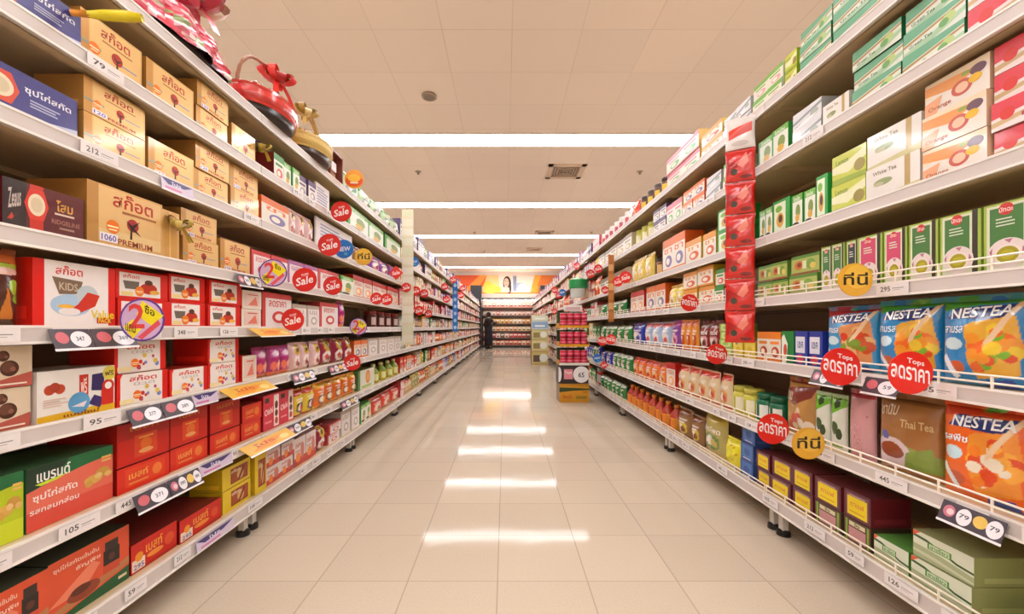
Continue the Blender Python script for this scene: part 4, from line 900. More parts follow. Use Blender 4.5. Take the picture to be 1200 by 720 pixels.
def emis(name, col, s):
    m = bpy.data.materials.new(name); m.use_nodes = True
    b = m.node_tree.nodes['Principled BSDF']
    b.inputs['Base Color'].default_value = lin(col)
    b.inputs['Emission Color'].default_value = lin(col); b.inputs['Emission Strength'].default_value = s
    return m
M['lamp2'] = emis('shelf_strip_light', '#fff0e4', 26)
M['tube'] = emis('light_diffuser', '#f8faff', LAMP)

RX, RY0, RY1 = 4.6, -3.6, 18.6
def struct(name, dims, mat):
    mb = MB(); mb.box(*dims, '#ffffff', mat)
    return tag(mb.build(name), None, None, kind='structure')
struct('floor', (-RX, RY0, -.1, RX, RY1, 0), 'floor')
struct('ceiling', (-RX, RY0, CEIL, RX, RY1, CEIL + .1), 'ceiling')
struct('wall_left', (-RX - .1, RY0, 0, -RX, RY1, CEIL), 'wall')
struct('wall_right', (RX, RY0, 0, RX + .1, RY1, CEIL), 'wall')
struct('wall_back', (-RX, RY1, 0, RX, RY1 + .1, CEIL), 'wall')
struct('wall_front', (-RX, RY0 - .1, 0, RX, RY0, CEIL), 'wall')

ORD = ['zeroth', 'first', 'second', 'third', 'fourth', 'fifth', 'sixth', 'seventh', 'eighth', 'ninth', 'tenth', 'eleventh', 'twelfth', 'thirteenth', 'fourteenth', 'fifteenth', 'sixteenth', 'seventeenth', 'eighteenth', 'nineteenth']
TENS = {2: ('twentieth', 'twenty'), 3: ('thirtieth', 'thirty'), 4: ('fortieth', 'forty'), 5: ('fiftieth', 'fifty'), 6: ('sixtieth', 'sixty')}
def nth(n):
    if n < 20: return ORD[n]
    t, u = divmod(n, 10)
    return TENS[t][0] if u == 0 else TENS[t][1] + '-' + ORD[u]

# ceiling lights: long flush troughs across the aisle
for k in range(-3, 5):
    y = 5.54 + 2.93 * k
    nm = {0: 'nearest the camera in view', 1: 'second in view', 2: 'third in view', 3: 'fourth in view', 4: 'farthest, by the mural'}.get(k, 'overhead or behind, %s from the far wall' % nth(5 - k))
    t = tag(empty('ceiling_light', (0, y, CEIL)), 'long flush white strip light across the ceiling, ' + nm, 'light', 'strip lights across the ceiling')
    mb = MB(); mb.box(-4.4, -.175, -.004, 4.4, .175, -.001, '#ffffff', 'tube'); mb.build('diffuser', t)
    mb = MB()
    for s in (-1, 1): mb.box(-4.42, s * .188 - .013, -.012, 4.42, s * .188 + .013, -.001, '#e8dccc', 'metal')
    mb.build('frame', t)

# things fixed to the ceiling
def disc_thing(name, x, y, r, label, cat, col, h=.02):
    mb = MB(); mb.lathe([(r, -h, col), (r, 0, col)], n=24)
    t = mb.build(name, loc=(x, y, CEIL - .001)); tag(t, label, cat)
    mb = MB(); mb.lathe([(r * .7, -h - .008, '#7c6c5c'), (r * .8, -h, '#8c7c6c')], n=24); mb.build('grille', t)
    return t
disc_thing('ceiling_speaker', -.834, 4.48, .082, 'round grey speaker grille in the ceiling before the first light', 'speaker', '#a08c78')
for (x, y, lb) in ((-1.42, 6.66, 'small sprinkler head in the ceiling, hampers side, after the first light'), (2.2, 6.66, 'small sprinkler head in the ceiling near the square vent side wall'),
                   (-.82, 10.9, 'small sprinkler head in the ceiling after the second light, hampers side'), (2.3, 10.9, 'small sprinkler head in the ceiling after the second light, tea side'),
                   (-.7, 13.6, 'small sprinkler head in the ceiling after the third light')):
    mb = MB(); mb.lathe([(.045, -.012, '#b8a48c'), (.05, 0, '#b8a48c')], n=16)
    t = mb.build('sprinkler_head', loc=(x, y, CEIL - .001)); tag(t, lb, 'sprinkler')
    mb = MB(); mb.lathe([(.022, -.045, '#6c5c4c'), (.012, -.04, '#6c5c4c'), (.01, -.012, '#6c5c4c')], n=10); mb.build('nozzle', t)
for (x, y, s, lb) in ((.98, 6.66, .6, 'square slatted air vent in the ceiling between first and second lights'), (1.05, 10.98, .5, 'square air vent in the ceiling between second and third lights'),
                      (.95, 13.3, .5, 'square air vent in the ceiling between third and fourth lights')):
    t = tag(empty('ceiling_vent', (x, y, CEIL)), lb, 'vent')
    mb = MB(); q = s / 2
    for a in range(2):
        for sg in (-1, 1):
            if a: mb.box(-q, sg * (q - .04) - .04, -.014, q, sg * (q - .04) + .04, -.001, '#d8bfa6', 'metal')
            else: mb.box(sg * (q - .04) - .04, -q, -.014, sg * (q - .04) + .04, q, -.001, '#d8bfa6', 'metal')
    mb.build('frame', t)
    mb = MB()
    for i in range(5):
        r0 = (q - .09) * (1 - i / 5)
        if r0 < .03: break
        for sg in (-1, 1):
            mb.box(-r0, sg * r0 - .012, -.012 - .002 * i, r0, sg * r0 + .012, -.001, '#a89078', 'metal'); mb.box(sg * r0 - .012, -r0, -.012 - .002 * i, sg * r0 + .012, r0, -.001, '#a89078', 'metal')
    mb.box(-q + .08, -q + .08, -.004, q - .08, q - .08, -.001, '#5c4c3c', 'metal')
    mb.build('slat', t)

# ---------------------------------------------------------------- shelving
LEV = {'L': [.158, .417, .67, .90, 1.12, 1.376, 1.61, 1.84], 'R': [.169, .46, .75, 1.031, 1.30, 1.627, 1.89]}
LIP = {'L': 1.08, 'R': 1.15}
DEPTH = .44
NBAY = 14
BAY = 1.2
Z0 = .6
SIDE = {'L': -1, 'R': 1}
WALLWORD = {'L': 'left', 'R': 'right'}
def local_bay(side):
    """meshes of one bay, built with the aisle towards -y and the bay along x (0..BAY); shared by every bay of that side"""
    out = []
    W = BAY
    mb = MB(); mb.box(.002, DEPTH, .1, W - .002, DEPTH + .02, LEV[side][-1] + .02, '#9c8a70', 'metal')
    for i in range(1, 8): mb.box(.002, DEPTH - .001, .1 + i * .22, W - .002, DEPTH, .104 + i * .22, '#6c5c48', 'metal')
    out.append(('back_panel', mb.mesh('back_panel'), []))
    for x in (.0, W):
        mb = MB(); xx = .001 if x == 0 else W - .026
        mb.box(xx, DEPTH - .035, .0, xx + .025, DEPTH - .002, LEV[side][-1] + .03, '#b8a68c', 'metal')
        out.append(('upright', mb.mesh('upright'), []))
    mb = MB()
    mb.box(.03, .26, .055, W - .03, .28, .1, '#3c3630', 'metal')
    for x in (.05, W - .05): mb.box(x - .012, .06, .085, x + .012, DEPTH, .11, '#8c8070', 'metal')
    out.append(('base_beam', mb.mesh('base_beam'), []))
    for x in (.03, W - .03):
        mb = MB()
        mb.box(x - .014, .045, .02, x + .014, .07, .12, '#d8d0c4', 'metal')
        mb.lathe([(.028, 0, '#181614'), (.026, .02, '#181614'), (.012, .026, '#181614')], x, .058, 14)
        out.append(('foot', mb.mesh('foot'), []))
    for li, z in enumerate(LEV[side]):
        mb = MB()
        c = '#d2b78e'
        mb.box(.002, .004, z - .018, W - .002, DEPTH - .04, z, c, 'metal')
        mb.box(.002, .02, z - .032, W - .002, .05, z - .018, c, 'metal')
        mb.box(.002, DEPTH - .1, z - .034, W - .002, DEPTH - .05, z - .018, c, 'metal')
        for x in (.004, W - .009):
            o = len(mb.v)
            vs = [(x, .02, z - .018), (x, DEPTH - .04, z - .018), (x, DEPTH - .04, z - .055), (x, .02, z - .03)]
            vs += [(x + .005, b_, c_) for _, b_, c_ in vs]
            mb.add(vs, [(0, 1, 2, 3), (4, 7, 6, 5), (0, 4, 5, 1), (1, 5, 6, 2), (2, 6, 7, 3), (3, 7, 4, 0)], c, 'metal')
        kids = []
        pc = MB()
        lo = .05 if li == 0 else .038
        pc.box(.002, -.004, z - lo, W - .002, .004, z + .005, '#d6cdc6', 'metal')
        pc.box(.002, -.006, z - .001, W - .002, -.004, z + .005, '#ece4dc', 'metal')
        pc.box(.002, -.009, z - lo, W - .002, -.004, z - lo + .006, '#ece4dc', 'metal')
        pc.box(.004, -.0045, z - lo + .006, W - .004, -.004, z - .001, '#cdc2bc', 'metal')
        kids.append(('price_channel', pc.mesh('price_channel')))
        if side == 'R' and li <= 3:
            fb = MB()
            for hh in (.018, .036): fb.tube([(.004, -.001, z + hh), (W - .004, -.001, z + hh)], .0028, '#f2e8d8', 'chrome', 6)
            n = 10
            for i in range(n + 1):
                x = .006 + (W - .012) * i / n
                fb.tube([(x, -.001, z + .004), (x, -.001, z + .037)], .003, '#f2e8d8', 'chrome', 6)
            kids.append(('wire_fence', fb.mesh('wire_fence')))
        out.append(('shelf', mb.mesh('shelf'), kids))
    return out
for side in 'LR':
    parts = local_bay(side)
    for b in range(NBAY):
        y = Z0 + b * BAY
        # local x runs to the reader's right: away from the camera on the left rack, towards it on the right rack
        loc = (-LIP['L'], y, 0) if side == 'L' else (LIP['R'], y + BAY, 0)
        t = empty('shelving_bay', loc, PI / 2 if side == 'L' else -PI / 2)
        tag(t, 'cream metal shelving bay in the %s rack, %s bay from the camera' % (WALLWORD[side], nth(b + 1)), 'shelving', '%s shelving rack' % WALLWORD[side])
        for nm, me, kids in parts:
            o = link(nm, me, t)
            for kn, km in kids: link(kn, km, o)

# tall divider panels where the rack changes section
def divider(side, y, cols, label, wd, za, zb):
    s = SIDE[side]
    mb = MB()
    x0 = s * (LIP[side] - wd); x1 = s * (LIP[side] - .012)
    mb.box(min(x0, x1), y - .004, za, max(x0, x1), y + .004, zb, cols[0], 'metal')
    t = mb.build('divider_panel'); tag(t, label, 'panel')
    mb = MB()
    nn = int((zb - za) / .1)
    for i in range(nn):
        z = za + .03 + i * .1
        mb.box(min(x0, x1) + .004, y - .0046, z, max(x0, x1) - .004, y - .004, z + .07, cols[1 + i % (len(cols) - 1)], 'paper')
    mb.build('printed_pattern', t)

# ---------------------------------------------------------------- packs
def box_pack(art, side_col, mat, w, h, d):
    mb = MB()
    sc = rgb(side_col)
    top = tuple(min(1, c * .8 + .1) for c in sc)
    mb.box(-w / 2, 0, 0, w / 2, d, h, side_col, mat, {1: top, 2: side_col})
    pr = MB()
    ops = art(w, h)
    bg = ops[0][-1] if ops[0][0] == 'r' and ops[0][1:5] == (0, 0, 1, 1) else None
    to = lambda u, v, off: (-w / 2 + u * w, -off, v * h)
    if bg is None: ops = [('r', .0, .0, 1, 1, {'gold': '#dcac64', 'wrap': side_col}.get(mat, '#e4dccc'))] + ops
    draw(pr, ops, w, h, to, mat)
    # flap seam and small print on the end towards the camera
    for sx in (-1, 1):
        x = sx * (w / 2 + .0002)
        f = [(x, d * .1, h * .12), (x, d * .9, h * .12), (x, d * .9, h * .3), (x, d * .1, h * .3)]
        mb.add(f, [(0, 1, 2, 3)], tuple(min(1, c * 1.1 + .05) for c in sc), mat)
    return mb, pr, 'printed_pattern', None

def bulge(u, v, d):
    a = max(0, 1 - abs(2 * u - 1) ** 2.6); b = max(0, 1 - abs(2 * v - .92) ** 3.2) if v > .0 else 0
    b = max(0, 1 - abs((v - .46) / .47) ** 3) if v < .93 else 0
    return d * .5 * (a ** .6) * (b ** .55) + .001
def pouch_pack(art, back, mat, w, h, d, fine):
    nu, nv = (76, 96) if fine else (14, 20)
    ops = art(w, h)
    shapes = [(shape_pts(o, w, h), rgb(o[-1])) for o in ops if o[0] != 't']
    boxes = [(min(p[0] for p in s), min(p[1] for p in s), max(p[0] for p in s), max(p[1] for p in s)) for s, _ in shapes]
    ph = random.Random(round(w * 1e4)).uniform(0, 6)
    def wr(u, v):
        return (.05 * math.sin(9 * u + 5 * v + ph) + .035 * math.sin(17 * v - 8 * u + ph)) * d * (.3 + .7 * math.sin(PI * min(1, v / .93)) if v < .93 else .3)
    def width(v): return w * (1 - .05 * math.sin(PI * v) + (.0 if v < .93 else .02))
    def pos(u, v, off=0., s=-1):
        return ((u - .5) * width(v), d / 2 + s * (bulge(u, v, d) + wr(u, v) * (4 * u * (1 - u)) + off), v * h)
    def body(s, v0, v1, col_from_art):
        mb = MB(); k = mb.mi(mat)
        rows = [v0 + (v1 - v0) * j / max(1, round(nv * (v1 - v0))) for j in range(max(1, round(nv * (v1 - v0))) + 1)]
        seen = {}
        def tint(i, j):
            if (i, j) not in seen:
                u, v = i / nu, rows[j]
                c = shapes[0][1]
                for (pts, cc), bb in zip(reversed(shapes), reversed(boxes)):
                    if bb[0] <= u <= bb[2] and bb[1] <= v <= bb[3] and inside(pts, u, v):
                        c = cc; break
                seen[(i, j)] = c
            return seen[(i, j)]
        for sg in (-1, 1):
            o = len(mb.v)
            for v in rows:
                for i in range(nu + 1): mb.v.append(pos(i / nu, v, 0, sg))
            for j in range(len(rows) - 1):
                for i in range(nu):
                    a = o + j * (nu + 1) + i
                    q = [a, a + 1, a + nu + 2, a + nu + 1]
                    mb.f.append(q if sg < 0 else q[::-1]); mb.m.append(k)
                    if sg < 0: mb.c.append([tint(i, j), tint(i + 1, j), tint(i + 1, j + 1), tint(i, j + 1)])
                    else: mb.c.append(rgb(back))
        return mb
    mb = body(0, 0, .93, True)
    # crimped seal on top
    seal = body(0, .93, 1, True)
    for i in range(0 if not fine else 12):
        v = .935 + i * .005
        seal.add([pos(.01, v, .0006), pos(.99, v, .0006), pos(.99, v + .002, .0006), pos(.01, v + .002, .0006)], [(0, 1, 2, 3)], tuple(min(1, c * 1.12) for c in shapes[0][1]), mat)
    pr = MB()
    txt = [o for o in ops if o[0] == 't']
    draw(pr, txt, w, h, lambda u, v, off: pos(u, v, off + .0014), mat)
    return mb, pr, 'lettering', seal

def jar_pack(cols, w, h, d, bottle=False):
    mb = MB(); r = w / 2 * .96
    a, lab, top = cols
    if bottle:
        mb.lathe([(r * .8, 0, a), (r, .01, a), (r, h * .5, a), (r * .82, h * .62, top), (r * .4, h * .8, top), (r * .34, h * .86, top)], 0, r, 18)
    else:
        mb.lathe([(r * .9, 0, a), (r, .008, a), (r, h * .72, a), (r * .86, h * .8, a)], 0, r, 18)
    pr = MB(); n = 10
    for i in range(n):
        t0 = PI + .5 + (PI - 1.0) * i / n; t1 = PI + .5 + (PI - 1.0) * (i + 1) / n
        rr = r + .0006
        lo, hi = (h * .14, h * .46) if bottle else (h * .16, h * .62)
        pr.add([(rr * math.cos(t0), r + rr * math.sin(t0), lo), (rr * math.cos(t1), r + rr * math.sin(t1), lo), (rr * math.cos(t1), r + rr * math.sin(t1), hi), (rr * math.cos(t0), r + rr * math.sin(t0), hi)], [(0, 1, 2, 3)], lab if i not in (4, 5) else top, 'paper')
    lid = MB()
    if bottle: lid.lathe([(r * .38, h * .86, lab), (r * .38, h, lab), (r * .3, h, lab)], 0, r, 14)
    else: lid.lathe([(r * .92, h * .8, top), (r * .94, h * .98, top), (r * .85, h, top)], 0, r, 18)
    return mb, pr, 'paper_label', lid

_mc = {}
def pack_meshes(kind, w, h, d, near):
    key = (kind, round(w, 3), round(h, 3), round(d, 3), near)
    if key in _mc: return _mc[key]
    shp, name, look, cat, art, sc, mat = K[kind]
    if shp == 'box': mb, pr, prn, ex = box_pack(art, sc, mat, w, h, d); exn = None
    elif shp == 'pouch': mb, pr, prn, ex = pouch_pack(art, sc, mat, w, h, d, near == 2); exn = 'crimped_seal'
    else: mb, pr, prn, ex = jar_pack(sc, w, h, d, shp == 'bottle'); exn = 'lid' if shp == 'jar' else 'cap'
    sm = shp != 'box'
    if near:
        kids = []
        if pr.f: kids.append((prn, pr.mesh(prn)))
        if ex is not None: kids.append((exn, ex.mesh(exn, sm)))
        res = (mb.mesh(name, sm), kids)
    else:
        for e in (pr, ex):
            if e is None or not e.f: continue
            o = len(mb.v); mb.v += e.v
            for f, c, m_ in zip(e.f, e.c, e.m):
                mb.f.append([o + i for i in f]); mb.c.append(c); mb.m.append(mb.mi(e.mats[m_]))
        res = (mb.mesh(name, False), [])
    _mc[key] = res
    return res

SLOTS = []     # every pack: (side, level, y centre, column width, kind, row in stack, rows, h, depth, out, yaw)
def run(side, lv, z0, z1, kind, n=1, stack=1, h=.12, d=None, up=.0):
    cw = (z1 - z0) / n
    for i in range(n):
        for s in range(stack):
            SLOTS.append([side, lv, z0 + cw * (i + .5), cw, kind, s, stack, min(h, LEV[side][lv + 1] - LEV[side][lv] - .04 if lv + 1 < len(LEV[side]) else 9) / stack, d, up])

def place_all():
    cols = {}
    for sl in sorted(SLOTS, key=lambda s: (s[0], s[1], s[2])):
        side, lv, y, cw, kind, s, st, h, d, up = sl
        cols.setdefault((side, lv, K[kind][2]), [])
        c = cols[(side, lv, K[kind][2])]
        if not c or abs(c[-1] - y) > 1e-4: c.append(y)
    for sl in SLOTS:
        side, lv, y, cw, kind, s, st, h, d, up = sl
        shp, name, look, cat, art, sc, mat = K[kind]
        near = 2 if y < 1.75 else 1 if y < 3.1 else 0
        w = cw - (.003 if shp == 'box' else .004)
        dd = d or {'box': .13, 'pouch': min(.075, w * .55), 'jar': w, 'bottle': w}[shp]
        if shp in ('jar', 'bottle'):
            w = min(w, .11)
        if near == 0:
            w = round(w, 2) if w > .04 else w
            if w > cw - .002: w -= .005
        h_ = round(h - .0015, 3)
        me, kids = pack_meshes(kind, w, h_, dd, near)
        sg = SIDE[side]
        rr = random.Random(int(y * 1000) + lv * 77 + s)
        inset = .022 + rr.uniform(0, .012)
        x = sg * (LIP[side] + inset)
        z = LEV[side][lv] + .001 + s * h + up
        rz = (PI / 2 if side == 'L' else -PI / 2) + (rr.uniform(-.02, .02) if cw - w > .004 and shp != 'box' else 0)
        if cat == 'bag' and y < 1.6: rz += .1 if side == 'R' else -.1
        o = link(name, me, None, (x, y, z), rz)
        for kn, km in kids: link(kn, km, o)
        c = cols[(side, lv, look)]
        bits = [look]
        if len(c) > 1: bits.append(nth(min(range(len(c)), key=lambda i: abs(c[i] - y)) + 1) + ' along')
        if st > 1: bits.append({2: ['lower', 'upper'], 3: ['bottom', 'middle', 'top'], 4: ['bottom', 'second', 'third', 'top']}[st][s])
        bits.append('%s shelf up' % nth(lv + 1)); bits.append(WALLWORD[side] + ' rack')
        tag(o, ', '.join(bits), cat, '%s on the %s rack, %s shelf' % (look.split(' with ')[0].split(' picturing ')[0], WALLWORD[side], nth(lv + 1)))

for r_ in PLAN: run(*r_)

# farther along the aisle the shelves carry on with mixed packs
FARL = {7: ['lilacdiag', 'greenpack', 'sachet', 'yellowmilk', 'orangepouch', 'purplewhite', 'purplewhite', 'sachet'],
        6: ['mixgreen', 'creamcircle', 'orangepouch', 'purplewhite', 'greenjar', 'creampack', 'darkpouch'],
        5: ['reddiag', 'creamcircle', 'redpack', 'salebox', 'scarletpouch', 'salepink', 'purplepouch', 'creampack', 'redtea'],
        4: ['orangeswirl', 'reddiag', 'redpack', 'salebox', 'salepink', 'crimson', 'creampack', 'scarletpouch', 'bluedrink'],
        3: ['greendiag', 'creamcircle', 'redjar', 'creampack', 'yellowtea', 'brownjar', 'whitejar', 'greytin', 'tallorange'],
        2: ['orangeswirl', 'creamcircle', 'whitepack', 'creampack', 'redwindow', 'whitejar', 'scarletpouch', 'greytin', 'salebox', 'orangecoffee'],
        1: ['greendiag', 'reddiag', 'ginger', 'yellowmilk', 'creampack', 'scarletpouch', 'brownjar', 'orangetea', 'whitejar', 'redpack'],
        0: ['orangeswirl', 'lilacdiag', 'salebox', 'brownbag', 'creampack', 'darkblue', 'kernelbag', 'redwhite', 'orangepouch', 'redpack']}
FARR = {6: ['sachet', 'purplewhite', 'whitejar', 'salebox', 'salepink', 'purplewhite'],
        5: ['creamcircle', 'yellowmilk', 'salebox', 'salepink', 'yellowtea', 'greytin', 'purplewhite', 'creampack'],
        4: ['orangeswirl', 'reddiag', 'creampack', 'redpack', 'darkpouch', 'brownjar', 'salebox', 'scarletpouch', 'greytin'],
        3: ['greendiag', 'reddiag', 'greenpouch', 'salebox', 'redtin', 'greenpouch', 'creampack', 'purplepouch'],
        2: ['greendiag', 'creamcircle', 'yellowtea', 'greenpouch', 'salebox', 'redtin', 'brownjar', 'whitejar'],
        1: ['orangeswirl', 'greendiag', 'darkblue', 'greenpouch', 'whitejar', 'salebox', 'scarletpouch', 'orangecoffee'],
        0: ['greendiag', 'orangeswirl', 'yellowtea', 'mixgreen', 'redtin', 'greytin', 'kernelbag', 'whitejar']}
def far(side, table, start, end=17.3):
    for lv, kinds in table.items():
        r = random.Random(lv * 13 + (1 if side == 'L' else 5))
        tops = LEV[side]
        gap = (tops[lv + 1] - tops[lv] - .05) if lv + 1 < len(tops) else .24
        y = start[lv]
        last = None
        while y < end:
            k = r.choice(kinds)
            if k == last: k = r.choice(kinds)
            last = k
            w0 = {'box': .13, 'pouch': .14, 'jar': .10, 'bottle': .09}[K[k][0]] if y < 8 else {'box': .2, 'pouch': .2, 'jar': .115, 'bottle': .11}[K[k][0]]
            n = r.choice([1, 2, 2, 3]) if y < 8 else 1
            h = round(gap * r.choice([.7, .8, .9]), 2)
            st = 2 if K[k][0] == 'box' and r.random() < .4 and h > .15 else 1
            n = min(n, max(1, int((end + .1 - y) / w0)))
            run(side, lv, y, y + w0 * n, k, n, st, h)
            y += w0 * n + (r.uniform(0, .12) if r.random() < .15 else .002)
far('L', FARL, START['L'])
far('R', FARR, START['R'])
place_all()

divider('L', 4.22, ('#d8cdb0', '#ddd6c0', '#d2d2b2', '#dcd8c2', '#e0dac8'), 'pale printed divider panel standing out of the left rack', .13, .72, 2.12)
divider('R', 4.27, ('#b06a2c', '#c07c38', '#d8a468'), 'narrow orange-brown divider panel standing out of the right rack', .07, .96, 1.66)

# ---------------------------------------------------------------- price tags and promotion cards
TAGTXT = ['348', '445', '295', '212', '138', '126', '79', '89', '105', '36', '59', '95']
_tm = {}
def tag_mesh(txt, w):
    k = (txt, w)
    if k not in _tm:
        mb = MB(); mb.box(-w / 2, -.001, -.016, w / 2, .0, .016, '#e6dedb', 'paper')
        draw(mb, [('t', txt, .14, .3, .46, .72, '#5c5450'), ('r', .52, .5, .86, .56, '#8c8480'), ('r', .52, .36, .76, .4, '#a8a09c')], w, .036, lambda u, v, off: (-w / 2 + u * w, -.001 - off, -.018 + v * .036), 'paper')
        _tm[k] = mb.mesh('price_tag')
    return _tm[k]
r = random.Random(3)
for side in 'LR':
    for lv in range(len(LEV[side])):
        y = .85; i = 0
        while y < 9:
            if r.random() < (.8 if lv < 4 else 0 if lv == len(LEV[side]) - 1 else .25):
                sg = SIDE[side]
                o = link('price_tag', tag_mesh(TAGTXT[(i * 5 + lv * 3) % 12], .1 if r.random() < .6 else .07), None, (sg * (LIP[side] - .0096), y, LEV[side][lv] - .0165), PI / 2 if side == 'L' else -PI / 2)
                i += 1
                tag(o, 'white paper price tag, %s along the edge of the %s shelf up, %s rack' % (nth(i), nth(lv + 1), WALLWORD[side]), 'price tag', 'paper price tags on the shelf edges')
            y += r.uniform(.14, .26) if y < 5 else r.uniform(.3, .5)

def promo_card(side, lv, y, w, style, txt, label):
    """tilted card clipped below the shelf edge, top against the edge, foot out in the aisle"""
    sg = SIDE[side]
    t = empty('shelf_card', (sg * (LIP[side] - .012), y, LEV[side][lv] - .004), PI / 2 if side == 'L' else -PI / 2)
    tag(t, label, 'card', 'promotion cards clipped to the shelf edges')
    hh, tl = {'dark': (.05, .38), 'violet': (.036, .1), 'yellow': (.06, 1.0)}[style]
    def P(u, v, off=0.):      # v = 1 at the shelf edge, 0 at the foot
        s = (1 - v) * hh
        return (-w / 2 + u * w, -s * math.sin(tl) - off * math.cos(tl), -s * math.cos(tl) - off * math.sin(tl) * -1)
    def slab(mb, u0, v0, u1, v1, c):
        a = [P(u0, v0, .0), P(u1, v0, .0), P(u1, v1, .0), P(u0, v1, .0)]
        b = [P(u0, v0, -.0012), P(u1, v0, -.0012), P(u1, v1, -.0012), P(u0, v1, -.0012)]
        mb.add(a + b, [(0, 1, 2, 3), (7, 6, 5, 4), (0, 4, 5, 1), (1, 5, 6, 2), (2, 6, 7, 3), (3, 7, 4, 0)], c, 'plastic')
    mb = MB()
    ops = []
    if style == 'dark':
        slab(mb, 0, 0, 1, 1, '#4c444c')
        ops = [('e', .15, .52, .1, .3, '#c87484'), ('e', .17, .5, .06, .16, '#e4c4c8'), ('e', .4, .48, .12, .42, '#e8e4e8'), ('t', txt[0], .32, .4, .48, .62, '#4c4858'),
               ('e', .65, .55, .11, .3, '#e0bc60'), ('e', .87, .48, .12, .42, '#e8e4e8'), ('t', txt[-1], .8, .4, .94, .62, '#4c4858')]
        if w < .13: ops = [('e', .25, .55, .16, .3, '#cc6870'), ('e', .7, .46, .26, .42, '#ece8ec'), ('t', txt[0], .58, .36, .8, .6, '#5c5868')]
    elif style == 'yellow':
        slab(mb, 0, 0, 1, 1, '#e0b048')
        ops = [('p', [(.1, .2), (.5, .1), (.8, .7), (.4, .8)], '#e89030'), ('t', 'โปร', .2, .4, .6, .75, '#c05020'), ('e', .8, .4, .1, .24, '#e8d080')]
    else:
        slab(mb, 0, 0, 1, 1, '#cfc0d4')
        ops = [('p', [(0, 1), (1, 1), (.7, .6), (.2, .5)], '#453670'), ('r', .1, .12, .6, .3, '#cc6c9c'), ('t', 'โปร', .3, .55, .6, .85, '#e8e4f0')]
    draw(mb, ops, w, hh, lambda u, v, off: P(u, v, off), 'plastic')
    mb.build('printed_pattern', t)
    mb = MB(); slab(mb, -.01, -.12, 1.01, 0, '#e8e4e4'); mb.build('front_lip', t)
for c_ in CARDS: promo_card(*c_)

# round wobbler signs
def sign(kind, x, y, z, dia, yaw, label, tilt=0.):
    R = dia / 2
    t = empty('shelf_sign', (x, y, z), yaw)
    tag(t, label, 'sign', 'round promotion signs on the shelf edges')
    cols = {'sale': '#cc1f1c', 'lod': '#e0261a', 'two': '#5a3888', 'gold': '#dca02c', 'blue': '#2070c0', 'red': '#d8342c', 'orange': '#ec9a20', 'green': '#1c8c48'}
    mb = MB()
    n = 36
    if kind == 'red':
        f = [(-R, 0), (0, -R), (R, 0), (0, R)]
        f = [(a * 1.05, b * 1.05) for a, b in f]
    else: f = [(R * math.cos(2 * PI * i / n), R * math.sin(2 * PI * i / n)) for i in range(n)]
    m = len(f)
    vs = [(a, -.0008, b) for a, b in f] + [(a, .0008, b) for a, b in f]
    mb.add(vs, [tuple(range(m)), tuple(reversed(range(m, 2 * m)))] + [(i, m + i, m + (i + 1) % m, (i + 1) % m) for i in range(m)], cols[kind], 'plastic')
    face = mb
    pr = MB()
    ops = {'sale': [('c', .5, .5, .47, '#d8281f'), ('t', 'TOPS', .36, .66, .66, .76, '#f4e8e4', .25), ('t', 'Sale', .16, .3, .86, .64, '#f6f0ee', .25)],
           'lod': [('t', 'Tops', .42, .66, .8, .82, '#f6f0ee', -.22), ('t', 'ลดราคา', .06, .32, .92, .64, '#f8f4f2', -.22)],
           'two': [('c', .5, .5, .46, '#c8a8cc'), ('p', [(.5, .95), (.98, .6), (.72, .36), (.38, .62)], '#ecdc20'), ('p', [(.08, .34), (.3, .52), (.5, .3), (.3, .06)], '#ecd828'), ('t', '2', .2, .3, .56, .88, '#d83c38', -.0),
                   ('t', 'ซื้อ', .56, .62, .78, .82, '#38301c', -.4), ('t', 'แถม', .14, .22, .36, .4, '#38301c', -.3), ('p', [(.4, .1), (.5, .04), (.92, .4), (.86, .5)], '#d8505c')],
           'gold': [('c', .5, .5, .48, '#e0a830'), ('c', .56, .6, .36, '#e8b840'), ('t', 'ที่นี่', .16, .34, .86, .72, '#2c2418', .0)],
           'blue': [('t', 'NEW', .16, .38, .84, .62, '#eef2f6', .1), ('e', .6, .24, .1, .08, '#50a8c0')],
           'red': [('t', 'Sale', .22, .36, .78, .64, '#f4e4e0', .2)],
           'orange': [('e', .5, .4, .44, .3, '#e8581c'), ('e', .5, .56, .34, .2, '#f0b828'), ('r', .3, .26, .7, .36, '#f4e0c0')],
           'green': [('r', .2, .4, .8, .6, '#4cb870')]}[kind]
    if tilt:
        ops = [(o[:-1] + (o[-1] + tilt,) if o[0] == 't' and len(o) > 7 else o) for o in ops]
    draw(pr, ops, dia, dia, lambda u, v, off: ((u - .5) * dia, -.0009 - off, (v - .5) * dia), 'plastic')
    face.build('disc', t); pr.build('lettering', t)
    # clear stem back to the shelf edge
    st = MB(); back = Matrix.Rotation(-yaw, 3, 'Z') @ Vector((math.copysign(max(.004, LIP['L' if x < 0 else 'R'] - .012 - abs(x)), x), .012, 0))
    st.tube([(0, .002, -R * .3), tuple(back + Vector((0, 0, -R * .3)))], .0015, '#d8d4d0', 'plastic', 5); st.build('stem', t)
for s_ in SIGNS: sign(*s_)

